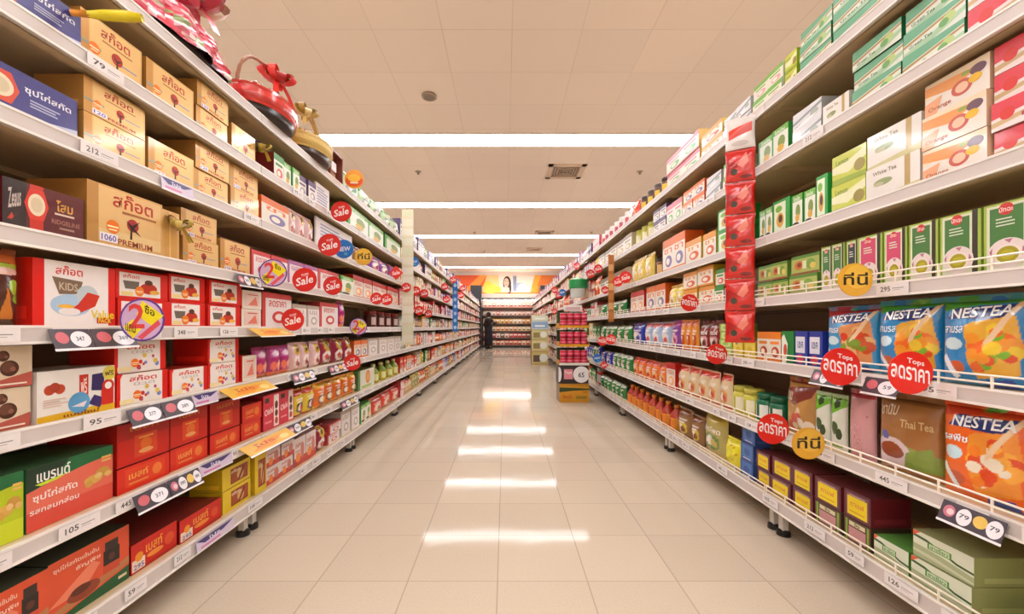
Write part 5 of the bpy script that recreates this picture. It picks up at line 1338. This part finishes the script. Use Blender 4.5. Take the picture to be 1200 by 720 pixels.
# ---------------------------------------------------------------- hampers on the top shelf
def crumple(mb, cx, cy, z0, a, b, h, cols, seed, mat='film', n=64, rows=22):
    r = random.Random(seed)
    ph = [r.uniform(0, 6.28) for _ in range(6)]
    o = len(mb.v)
    for j in range(rows + 1):
        t = j / rows
        rad = (1 - t ** 2.2) ** .6 if t < 1 else .02
        for i in range(n):
            th = 2 * PI * i / n
            k = 1 + .045 * math.sin(9 * th + ph[0] + 6 * t) + .05 * math.sin(13 * th + ph[1] - 7 * t) + r.uniform(-.03, .03)
            mb.v.append((cx + a * rad * k * math.cos(th), cy + b * rad * k * math.sin(th), z0 + h * t + (.02 * h * math.sin(5 * th + ph[2]) if t > .1 else 0)))
    k = mb.mi(mat)
    for j in range(rows):
        for i in range(n):
            mb.f.append([o + j * n + i, o + j * n + (i + 1) % n, o + (j + 1) * n + (i + 1) % n, o + (j + 1) * n + i])
            q = math.sin(.9 * i + 2.4 * math.sin(.8 * j + ph[3])) + .7 * math.sin(.37 * i - .9 * j + ph[4]) + r.uniform(-.3, .3)
            mb.c.append(rgb(cols[0] if q < -.2 else cols[1] if q < .35 else cols[2 + (i // 3 + j // 2) % (len(cols) - 2)])); mb.m.append(k)
    mb.f.append([o + rows * n + i for i in range(n)]); mb.c.append(rgb(cols[0])); mb.m.append(k)

def bow(mb, c, s, cols, seed=1, mat='satin', n=9, tails=2):
    r = random.Random(seed)
    for i in range(n):
        a = 2 * PI * i / n + r.uniform(-.2, .2); el = r.uniform(-.1, .9)
        d = Vector((math.cos(a) * math.cos(el), math.sin(a) * math.cos(el), math.sin(el))); p = Vector((-math.sin(a), math.cos(a), 0)); up = d.cross(p)
        wd = s * .22; L = s * r.uniform(.7, 1)
        pts = []
        for k in range(13):          # a closed loop of ribbon
            t = k / 12 * 2 * PI
            q = Vector(c) + d * (L * (.5 - .5 * math.cos(t))) + up * (s * .22 * math.sin(t))
            ww = wd * (.4 + .6 * math.sin(t / 2))
            pts.append((tuple(q - p * ww), tuple(q + p * ww)))
        vs = [x for pr_ in pts for x in pr_]
        mb.add(vs, [(2 * k, 2 * k + 1, 2 * k + 3, 2 * k + 2) for k in range(12)], cols[i % len(cols)], mat)
    for i in range(tails):
        a = r.uniform(0, 6.28); d = Vector((math.cos(a), math.sin(a), 0)); p = Vector((-math.sin(a), math.cos(a), 0))
        pts = [(Vector(c) + d * (s * t * .9) + Vector((0, 0, -s * 1.0 * t * t))) for t in (0, .35, .7, 1)]
        mb.add([tuple(q + p * sg * s * .12) for q in pts for sg in (-1, 1)], [(2 * k, 2 * k + 1, 2 * k + 3, 2 * k + 2) for k in range(3)], cols[0], mat)

TL = LEV['L'][7] + .001
def oval_tray(mb, a, b, h, col, mat='plastic', n=28):
    mb.lathe([(.86, 0, col), (1, h, col), (.94, h, col), (.82, .012, col)], 0, 0, n, mat, a, b)
def hamper(y, a, b, label, kind):
    """b along the shelf, a across it"""
    t = empty('gift_hamper', (-(LIP['L'] + a - (.03 if kind == 'wrapped' else .065)), y, TL + .0055)); tag(t, label, 'hamper', 'gift hampers on the top shelf')
    if kind == 'wrapped':
        mb = MB(); oval_tray(mb, a * .92, b * .94, .02, '#241c1a'); mb.build('tray', t, True)
        mb = MB(); crumple(mb, 0, 0, .012, a * .98, b * .98, .2, ['#d8465c', '#e07c8c', '#e8b0b4', '#f0e4e0', '#9cac78', '#dc5468', '#ecd4d0'], 4); mb.build('wrapping', t)
        mb = MB(); bow(mb, (.06, b * .3, .24), .12, ['#b82c44', '#d86070', '#c8a080', '#8c4434'], 5, n=11); mb.build('bow', t, True)
    else:
        body, rim, base = {'red': ('#d83a30', '#b82c24', '#2a1e1a'), 'yellow': ('#d8b868', '#c09c4c', '#3c2820')}[kind]
        mb = MB(); oval_tray(mb, a * .9, b * .9, .04, base); mb.build('tray', t, True)
        mb = MB()
        mb.lathe([(.88, .03, body), (.98, .05, body), (1.02, .075, rim), (1.0, .10, body), (1.03, .115, rim), (.96, .115, rim), (.9, .05, rim)], 0, 0, 32, 'wicker' if kind == 'yellow' else 'film', a * .95, b * .95)
        mb.build('basket', t, True)
        mb = MB()
        pts = [(0, -b * .9 * math.cos(PI * i / 14), .1 + .21 * math.sin(PI * i / 14)) for i in range(15)]
        mb.tube(pts, .008, '#9c6444' if kind == 'red' else '#b89860', 'wicker', 7); mb.build('handle', t, True)
        mb = MB(); crumple(mb, 0, 0, .1, a * .8, b * .85, .08, ['#c88c78', '#e8e0d8', '#8c3c2c', '#d8c0a0', '#b85c4c'] if kind == 'red' else ['#c8a060', '#e0d4c0', '#8c5c34', '#b83c34', '#d8c8a0'], 8 if kind == 'red' else 9); mb.build('filling', t)
        mb = MB(); bow(mb, (.05, b * (.2 if kind == 'red' else -.65), .25 if kind == 'red' else .22), .095 if kind == 'red' else .08, ['#d82c28', '#e85048', '#a81c1c'] if kind == 'red' else ['#c8a860', '#b09048', '#e0cc90'], 7, n=9); mb.build('bow', t, True)
hamper(1.42, .16, .285, 'crumpled pink and red wrapped hamper on a black tray, with ribbon', 'wrapped')
hamper(1.94, .14, .205, 'red basket hamper with brown arched handle and scarlet bow', 'red')
hamper(2.36, .13, .195, 'yellow wicker basket hamper with pale gold bow', 'yellow')
t = empty('gift_case', (-(LIP['L'] + .1), 2.67, TL)); tag(t, 'brown framed gift case with white packet, after the yellow basket', 'gift case')
mb = MB()
for y0, y1 in ((-.1, -.085), (.085, .1)): mb.box(-.08, y0, 0, .08, y1, .2, '#7c3c2c', 'plastic')
mb.box(-.08, -.1, 0, .08, .1, .015, '#7c3c2c', 'plastic'); mb.box(-.08, -.1, .19, .08, .1, .205, '#7c3c2c', 'plastic'); mb.build('frame', t)
mb = MB(); mb.box(-.06, -.07, .016, .04, .07, .09, '#c08c6c'); mb.build('base_box', t)
mb = MB(); mb.box(-.06, -.06, .092, .05, .06, .15, '#ece6e2'); mb.build('packet', t)

# bows tied to gold boxes
def gift_bow(x, y, z, s, cols, label):
    mb = MB(); bow(mb, (0, 0, 0), s, cols, 11, n=8)
    o = mb.build('ribbon_bow', loc=(x, y, z)); tag(o, label, 'bow')
    k = MB(); k.lathe([(s * .12, -s * .1, cols[0]), (s * .18, 0, cols[-1]), (s * .1, s * .1, cols[0])], n=10, mat='satin'); k.build('knot', o)
gift_bow(-1.085, 1.36, 1.235, .045, ['#b8a04c', '#d8c070', '#8c7c30'], 'gold ribbon bow on the large premium gift box')
gift_bow(-1.085, 1.83, 1.70, .04, ['#c8b048', '#a89030', '#5c50a8'], 'gold and violet ribbon bow on the seventh shelf of gold boxes')
# yellow wobbler stick at the near end of the top shelves
t = empty('flag_tag', (-1.03, 1.05, 1.70), .25); tag(t, 'yellow plastic flag sticking out above the gold boxes', 'flag')
mb = MB(); mb.tube([(-.035, 0, 0), (0, 0, .004), (.045, 0, .01), (.08, 0, .012)], .012, '#dcc818', 'plastic', 10, [.008, .013, .014, .01]); mb.build('flag', t, True)
mb = MB(); mb.tube([(-.07, 0, -.002), (-.03, 0, 0)], .008, '#d88c28', 'plastic', 8); mb.build('stick', t, True)

# ---------------------------------------------------------------- clip strip of red packets on the right rack
t = empty('clip_strip', (1.08, 1.905, 0)); tag(t, 'clear clip strip hanging from the top shelf of the right rack', 'strip')
mb = MB(); mb.box(-.006, -.001, .82, .006, .001, 1.885, '#d8d0c8', 'plastic'); mb.build('strip', t)
mb = MB(); mb.tube([(0, 0, 1.88), (.012, 0, 1.9), (.03, 0, 1.885)], .002, '#e0d8d0', 'chrome', 6); mb.build('hook', t)
cols = [('#e4dcd8', '#d83c28', '#c8302c'), ('#c01c18', '#8c1410', '#e09080')]
for i in range(7):
    kind = 0 if i == 6 else 1
    c = cols[kind]
    def art(w, h, c=c, kind=kind):
        if kind == 0: return [('r', 0, 0, 1, 1, c[0]), ('p', [(.1, .3), (.9, .5), (.9, .8), (.1, .6)], c[1]), ('e', .5, .16, .3, .08, '#d0c4c0')]
        return [('r', 0, 0, 1, 1, '#cf2018'), ('p', [(0, .2), (.5, .5), (0, .7)], '#a81410'), ('p', [(.4, .5), (.7, .9), (.8, .6), (.6, .4)], '#e8806c'), ('c', .3, .3, .12, '#38301c'), ('e', .7, .12, .2, .06, '#7c1410')]
    mb, pr, _, seal = pouch_pack(art, c[1], 'film', .122, .146, .03, True)
    z = .83 + i * .149
    o = mb.build('snack_packet', loc=(1.078, 1.875 - .0005 * i, z), rz=-.55, smooth=True)
    seal.build('crimped_seal', o)
    if pr.f: pr.build('lettering', o)
    tag(o, ('white and red packet' if kind == 0 else 'glossy red packet') + (' at the top of the clip strip' if i == 6 else ' on the clip strip, %s from its foot' % nth(i + 1)), 'packet', 'packets on the clip strip')

# blue hanging banner and hanging green sign far along
mb = MB(); mb.box(-.05, -.003, -.5, .05, .003, .5, '#2a78cc', 'plastic')
o = mb.build('hanging_banner', loc=(-1.0, 8.15, 1.32)); tag(o, 'tall narrow blue banner hanging from the left rack', 'banner')
pr = MB(); draw(pr, [('e', .5, .08 + .14 * i, .3, .035, '#a8d0f0') for i in range(7)], .1, 1, lambda u, v, off: (-.05 + u * .1, -.0032 - off, -.5 + v), 'plastic'); pr.build('printed_pattern', o)
mb = MB(); mb.lathe([(.1, 0, '#d8d8cc'), (.11, .12, '#c8d0c8'), (.13, .13, '#18904a'), (.13, .24, '#18904a'), (.05, .27, '#18904a')], n=20)
o = mb.build('hanging_bucket_sign', loc=(1.02, 5.7, 1.32)); tag(o, 'green and white bucket-shaped sign hanging off the right rack', 'sign')
mb = MB(); mb.tube([(0, 0, .27), (0, 0, .45), (.14, 0, .5)], .004, '#e0dcd4', 'plastic', 6); mb.build('hanger', o)

# ---------------------------------------------------------------- stacked display of red tins in the aisle
DX, DY = .83, 5.05
def carton(name, x, y, z, w, d, h, col, art, label, cat, grp=None):
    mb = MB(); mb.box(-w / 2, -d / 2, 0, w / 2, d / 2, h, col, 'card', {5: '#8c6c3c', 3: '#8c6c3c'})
    mb.box(-w / 2 - .0005, -.03, h, w / 2 + .0005, .03, h + .0008, '#b8904c')
    o = mb.build(name, loc=(x, y, z)); tag(o, label, cat, grp)
    pr = MB(); draw(pr, art, w, h, lambda u, v, off: (-w / 2 + u * w, -d / 2 - off, v * h)); pr.build('printed_pattern', o)
    return o
carton('yellow_carton', DX, DY, .0, .355, .30, .225, '#c98a1c', [('r', 0, 0, 1, 1, '#d2921e'), ('r', 0, .84, 1, 1, '#c08420'), ('p', [(0, .8), (1, .74), (1, .66), (.5, .62), (0, .54)], '#2c4420'), ('t', 'ช็อกโก', .12, .2, .42, .42, '#b84420'), ('r', .56, .18, .92, .34, '#9c7c28'), ('t', 'RICH', .8, .5, .94, .6, '#9c3c1c')],
       'mustard carton on the floor carrying the red tin display', 'carton')
t = empty('price_stand', (DX, DY, .227)); tag(t, 'black price stand with large round white price disc', 'price sign')
mb = MB(); mb.box(-.19, -.155, 0, .17, .1, .215, '#2c2424', 'plastic'); mb.build('stand', t)
pr = MB()
draw(pr, [('c', .76, .5, .46, '#ece8e8'), ('t', '65', .66, .34, .86, .62, '#3c3838'), ('e', .02, .5, .08, .42, '#ece8e8'), ('r', .18, .24, .48, .8, '#dc8c94'), ('t', 'Tops', .2, .5, .44, .7, '#f4e8e8')], .36, .215, lambda u, v, off: (-.19 + u * .36, -.1555 - off, v * .215), 'paper'); pr.build('price_disc', t)
can_me = None
for lvl in range(3):
    z0 = .445 + lvl * .225
    mb = MB(); mb.box(-.18, -.15, 0, .18, .15, .012, '#c98a1c')
    for s in (-1, 1): mb.box(s * .18 - .003, -.15, .012, s * .18 + .003, .15, .06, '#c98a1c')
    hh = .03
    mb.box(-.18, -.153, 0, .18, -.147, hh, '#e8e0d4' if lvl == 0 else '#d8981c'); mb.box(-.18, .147, 0, .18, .153, .05, '#c98a1c')
    tr = mb.build('display_tray', loc=(DX, DY, z0)); tag(tr, 'yellow cardboard tray of red tins, %s tray of the aisle display' % ('bottom', 'middle', 'top')[lvl], 'tray', 'trays of the aisle display')
    mb = MB(); mb.box(-.176, .1, .012, .176, .146, .2, '#2c4c28'); mb.build('backing_card', tr)
    for i in range(4):
        for k in range(2):
            cb = MB(); hh = .085
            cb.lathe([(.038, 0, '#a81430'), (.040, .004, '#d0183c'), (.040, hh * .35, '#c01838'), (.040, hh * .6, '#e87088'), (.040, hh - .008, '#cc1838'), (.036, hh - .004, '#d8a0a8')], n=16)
            if can_me is None: can_me = cb.mesh('drink_tin', True)
            o = link('drink_tin', can_me, None, (DX - .126 + i * .084, DY - .1, z0 + .0125 + k * .0865), .3 * i)
            tag(o, 'crimson drink tin, %s from the aisle edge, %s row, %s display tray' % (nth(i + 1), ('lower', 'upper')[k], ('bottom', 'middle', 'top')[lvl]), 'tin', 'crimson tins in the aisle display')
mb = MB(); mb.box(-.12, -.004, 0, .1, .004, .07, '#e4dcd8', 'paper')
o = mb.build('header_card', loc=(DX, DY - .1, .445 + 3 * .225 - .02 + .0)); tag(o, 'white header card above the red tins', 'card')
mb = MB(); mb.box(-.1, -.0045, .01, .08, -.004, .05, '#c8a8a8', 'paper'); mb.build('printed_pattern', o)

# stack of cartons farther on
cz = 0
for i, (h, col, c2) in enumerate(((.33, '#b89c5c', '#c8b470'), (.27, '#c4b078', '#d4c890'), (.25, '#b0a468', '#c8c48c'), (.2, '#c8d0d4', '#88a8c8'), (.14, '#b8bc90', '#d8dcc0'))):
    carton('brown_carton', .84, 10.05, cz, .4, .38, h, col, [('r', .04, .1, .96, .9, c2), ('r', .1, .2, .5, .7, '#8c7c4c' if i else '#5c4c3c'), ('c', .72, .5, .3, '#e4e4dc')] if i < 3 else [('r', .02, .1, .98, .9, c2), ('r', .2, .3, .8, .5, '#f0f0ec')],
           'shipping carton in the floor stack beyond the red tins, %s from the floor' % nth(i + 1), 'carton', 'cartons stacked beyond the red tins')
    cz += h + .002

# ---------------------------------------------------------------- far end of the aisle
def ttrim(n, dims, col):
    mb = MB(); mb.box(*dims, col, 'metal'); tag(mb.build('trim_%d' % n), None, None, kind='structure')
ttrim(1, (-1.5, 17.6, 0, -1.03, 18.55, 2.72), '#2c2c30')
ttrim(2, (1.52, 17.6, 0, 2.3, 18.55, 2.72), '#2c2c30')
ttrim(3, (-1.03, 17.9, 2.13, 1.52, 18.0, 2.2), '#4c4440')
ttrim(4, (-1.03, 17.9, 2.2, 1.52, 18.0, 2.38), '#e8d0c0')
mb = MB(); mb.box(-2.6, -.01, 0, 2.6, .01, .86, '#e8c8b0', 'paper')
o = mb.build('mural_banner', loc=(.2, 18.58, 2.42)); tag(o, 'long fruit and juice mural banner with a smiling woman above the far shelves', 'banner')
pr = MB()
ar = [('r', 0, 0, 1, 1, '#d8c8b8'), ('r', 0, 0, 1, .1, '#e07838'), ('p', [(0, .1), (.24, .1), (.32, 1), (0, 1)], '#e0541c'), ('p', [(.08, .1), (.2, .1), (.3, 1), (.24, 1)], '#ec8c30'), ('p', [(.26, .1), (.42, .1), (.4, 1), (.3, 1)], '#e8b478'),
      ('e', .31, .4, .04, .3, '#dcb438'), ('e', .36, .3, .035, .22, '#e0bc40'), ('e', .4, .24, .03, .16, '#d8ac38'), ('e', .33, .16, .05, .14, '#dcb840'),
      ('e', .478, .55, .036, .4, '#2c1c1a'), ('e', .497, .3, .02, .3, '#2c1c1a'), ('e', .472, .6, .022, .24, '#dca48c'), ('p', [(.43, .1), (.5, .1), (.496, .34), (.46, .4), (.42, .22)], '#e0b09c'), ('e', .465, .68, .004, .025, '#38201c'), ('e', .481, .68, .004, .025, '#38201c'), ('e', .473, .5, .008, .03, '#c0504c'),
      ('r', .53, .16, .56, .96, '#707c94'), ('r', .56, .3, .62, .6, '#94a4b4'), ('e', .61, .36, .03, .2, '#c8d0d4'), ('p', [(.68, .1), (1, .1), (1, 1), (.72, 1)], '#e8942c'), ('p', [(.74, .4), (1, .8), (1, 1), (.78, 1)], '#d86c1c')]
draw(pr, ar, 5.2, .86, lambda u, v, off: (-2.6 + u * 5.2, -.0105 - off * 8, v * .86), 'paper'); pr.build('printed_pattern', o)

t = empty('wall_shelving', (.245, 18.2, 0)); tag(t, 'wide shelving unit against the far wall under the mural', 'shelving')
mb = MB(); mb.box(-1.27, .33, 0, 1.27, .36, 2.1, '#d8b8a8', 'metal'); mb.build('back_panel', t)
mb = MB(); mb.box(-1.27, -.05, .0, 1.27, .3, .1, '#1c1816', 'metal'); mb.build('plinth', t)
mb = MB(); mb.box(-1.2, -.16, 2.10, 1.2, -.06, 2.125, '#ffffff', 'lamp2'); mb.build('strip_light', t)
WL = [.1, .42, .72, 1.05, 1.42, 1.8]
for z in WL:
    mb = MB(); mb.box(-1.27, -.08, z, 1.27, .33, z + .025, '#d8ccc0', 'metal'); sh = mb.build('shelf', t)
    mb = MB(); mb.box(-1.27, -.09, z - .03, 1.27, -.08, z + .03, '#5c4c48' if z < 1.5 else '#c89c90', 'metal'); mb.build('price_channel', sh)
r = random.Random(21)
WC = [['#d87848', '#c8503c', '#e8b890'], ['#c84048', '#e8d0c0', '#68483c'], ['#e0c088', '#e8905c', '#c8c090'], ['#e8b84c', '#e0a048', '#e8d8b8'], ['#e0c8b8', '#d87c74', '#e0b0a0'], ['#e4c0b4', '#c8786c', '#d8a8a0']]
bm_ = {}
for li, z in enumerate(WL):
    x = -1.22; i = 0
    while x < 1.15:
        c = r.choice(WC[li]); w = .19; h = .2 if li < 4 else .16
        if (c, h) not in bm_:
            mb = MB(); mb.box(-w / 2 + .004, 0, 0, w / 2 - .004, .12, h, c); draw(mb, [('r', .1, .5, .9, .8, '#efe4d8'), ('e', .5, .28, .3, .18, '#8c5a40')], w, h, lambda u, v, off: ((u - .5) * w * .9, -off * 5, v * h))
            bm_[(c, h)] = mb.mesh('food_packet')
        i += 1
        o = link('food_packet', bm_[(c, h)], None, (.245 + x + w / 2, 18.13, z + .026), 0)
        tag(o, 'small packet, %s from the black column, %s shelf up at the far wall' % (nth(i), nth(li + 1)), 'packet', 'packets on the far wall shelves')
        x += w

# shopper far down the aisle, back to the camera, reaching to the shelf
def person():
    px_, py_ = -.70, 17.25
    t = empty('person', (px_, py_, 0), -.5)
    tag(t, 'person in long dark clothes with pale collar reaching towards the far shelves', 'person')
    def skin(name, pts, edges, radii, col, mat, parent=t):
        me = bpy.data.meshes.new(name); me.from_pydata(pts, edges, [])
        o = link(name, me, parent)
        me.materials.append(mk_mat(name + '_surface', .8, flat=col) if mat is None else M[mat])
        md = o.modifiers.new('skin', 'SKIN'); md.use_smooth_shade = True
        for v, r_ in zip(me.skin_vertices[0].data, radii): v.radius = (r_, r_)
        me.skin_vertices[0].data[0].use_root = True
        o.modifiers.new('sub', 'SUBSURF').levels = 1; o.modifiers['sub'].render_levels = 2
        return o
    P = [(0, 0, .86), (0, 0, 1.05), (0, .0, 1.22), (0, .01, 1.30), (0, .03, 1.39), (0, .03, 1.47),
         (-.15, 0, 1.22), (-.2, .02, 1.0), (-.19, .1, .8), (-.19, .13, .73),
         (.15, 0, 1.22), (.22, .12, 1.06), (.2, .32, 1.12), (.2, .39, 1.14),
         (-.08, 0, .8), (-.085, .01, .45), (-.085, -.02, .08), (-.085, .1, .035), (.08, 0, .8), (.085, .01, .45), (.085, -.02, .08), (.085, .1, .035)]
    E = [(0, 1), (1, 2), (2, 3), (3, 4), (4, 5), (2, 6), (6, 7), (7, 8), (8, 9), (2, 10), (10, 11), (11, 12), (12, 13), (0, 14), (14, 15), (15, 16), (16, 17), (0, 18), (18, 19), (19, 20), (20, 21)]
    Rr = [.12, .11, .12, .045, .08, .075, .055, .045, .035, .03, .055, .045, .033, .03, .08, .055, .04, .03, .08, .055, .04, .03]
    skin('body', P, E, Rr, '#b98a6c', None)
    mb = MB(); mb.lathe([(.17, .12, '#1c1a24'), (.165, .5, '#1c1a24'), (.15, .9, '#201c22'), (.125, 1.05, '#241c1e'), (.155, 1.2, '#241c1e'), (.13, 1.28, '#241c1e'), (.06, 1.31, '#241c1e')], 0, 0, 20, 'cloth', 1.12, .92); mb.build('long_coat', t, True)
    mb = MB()
    mb.tube([(-.13, 0, 1.24), (-.2, .02, 1.0), (-.19, .1, .8)], .05, '#241c1e', 'cloth', 10, [.06, .055, .045]); mb.build('sleeve', t, True)
    mb = MB()
    mb.tube([(.13, 0, 1.24), (.22, .12, 1.06), (.2, .3, 1.115)], .05, '#241c1e', 'cloth', 10, [.06, .055, .042]); mb.build('sleeve', t, True)
    mb = MB(); mb.lathe([(.13, 1.24, '#9cac98'), (.1, 1.29, '#a8b8a4'), (.055, 1.33, '#a8b8a4'), (.05, 1.33, '#a8b8a4')], 0, .005, 18, 'cloth'); mb.build('collar', t, True)
    mb = MB(); mb.lathe([(.06, 1.36, '#181214'), (.092, 1.4, '#181214'), (.1, 1.45, '#181214'), (.092, 1.51, '#181214'), (.05, 1.55, '#181214')], 0, .005, 16, 'cloth'); mb.lathe([(.03, 1.42, '#181214'), (.04, 1.45, '#181214'), (.02, 1.49, '#181214')], 0, -.11, 12, 'cloth'); mb.build('hair', t, True)
    mb = MB()
    for sx in (-.085, .085): pass
    for sx in (-.085, .085):
        s_ = MB(); s_.tube([(sx, -.06, .04), (sx, .03, .045), (sx, .14, .03)], .04, '#141012', 'cloth', 10, [.036, .042, .03]); s_.build('shoe', t, True)
person()
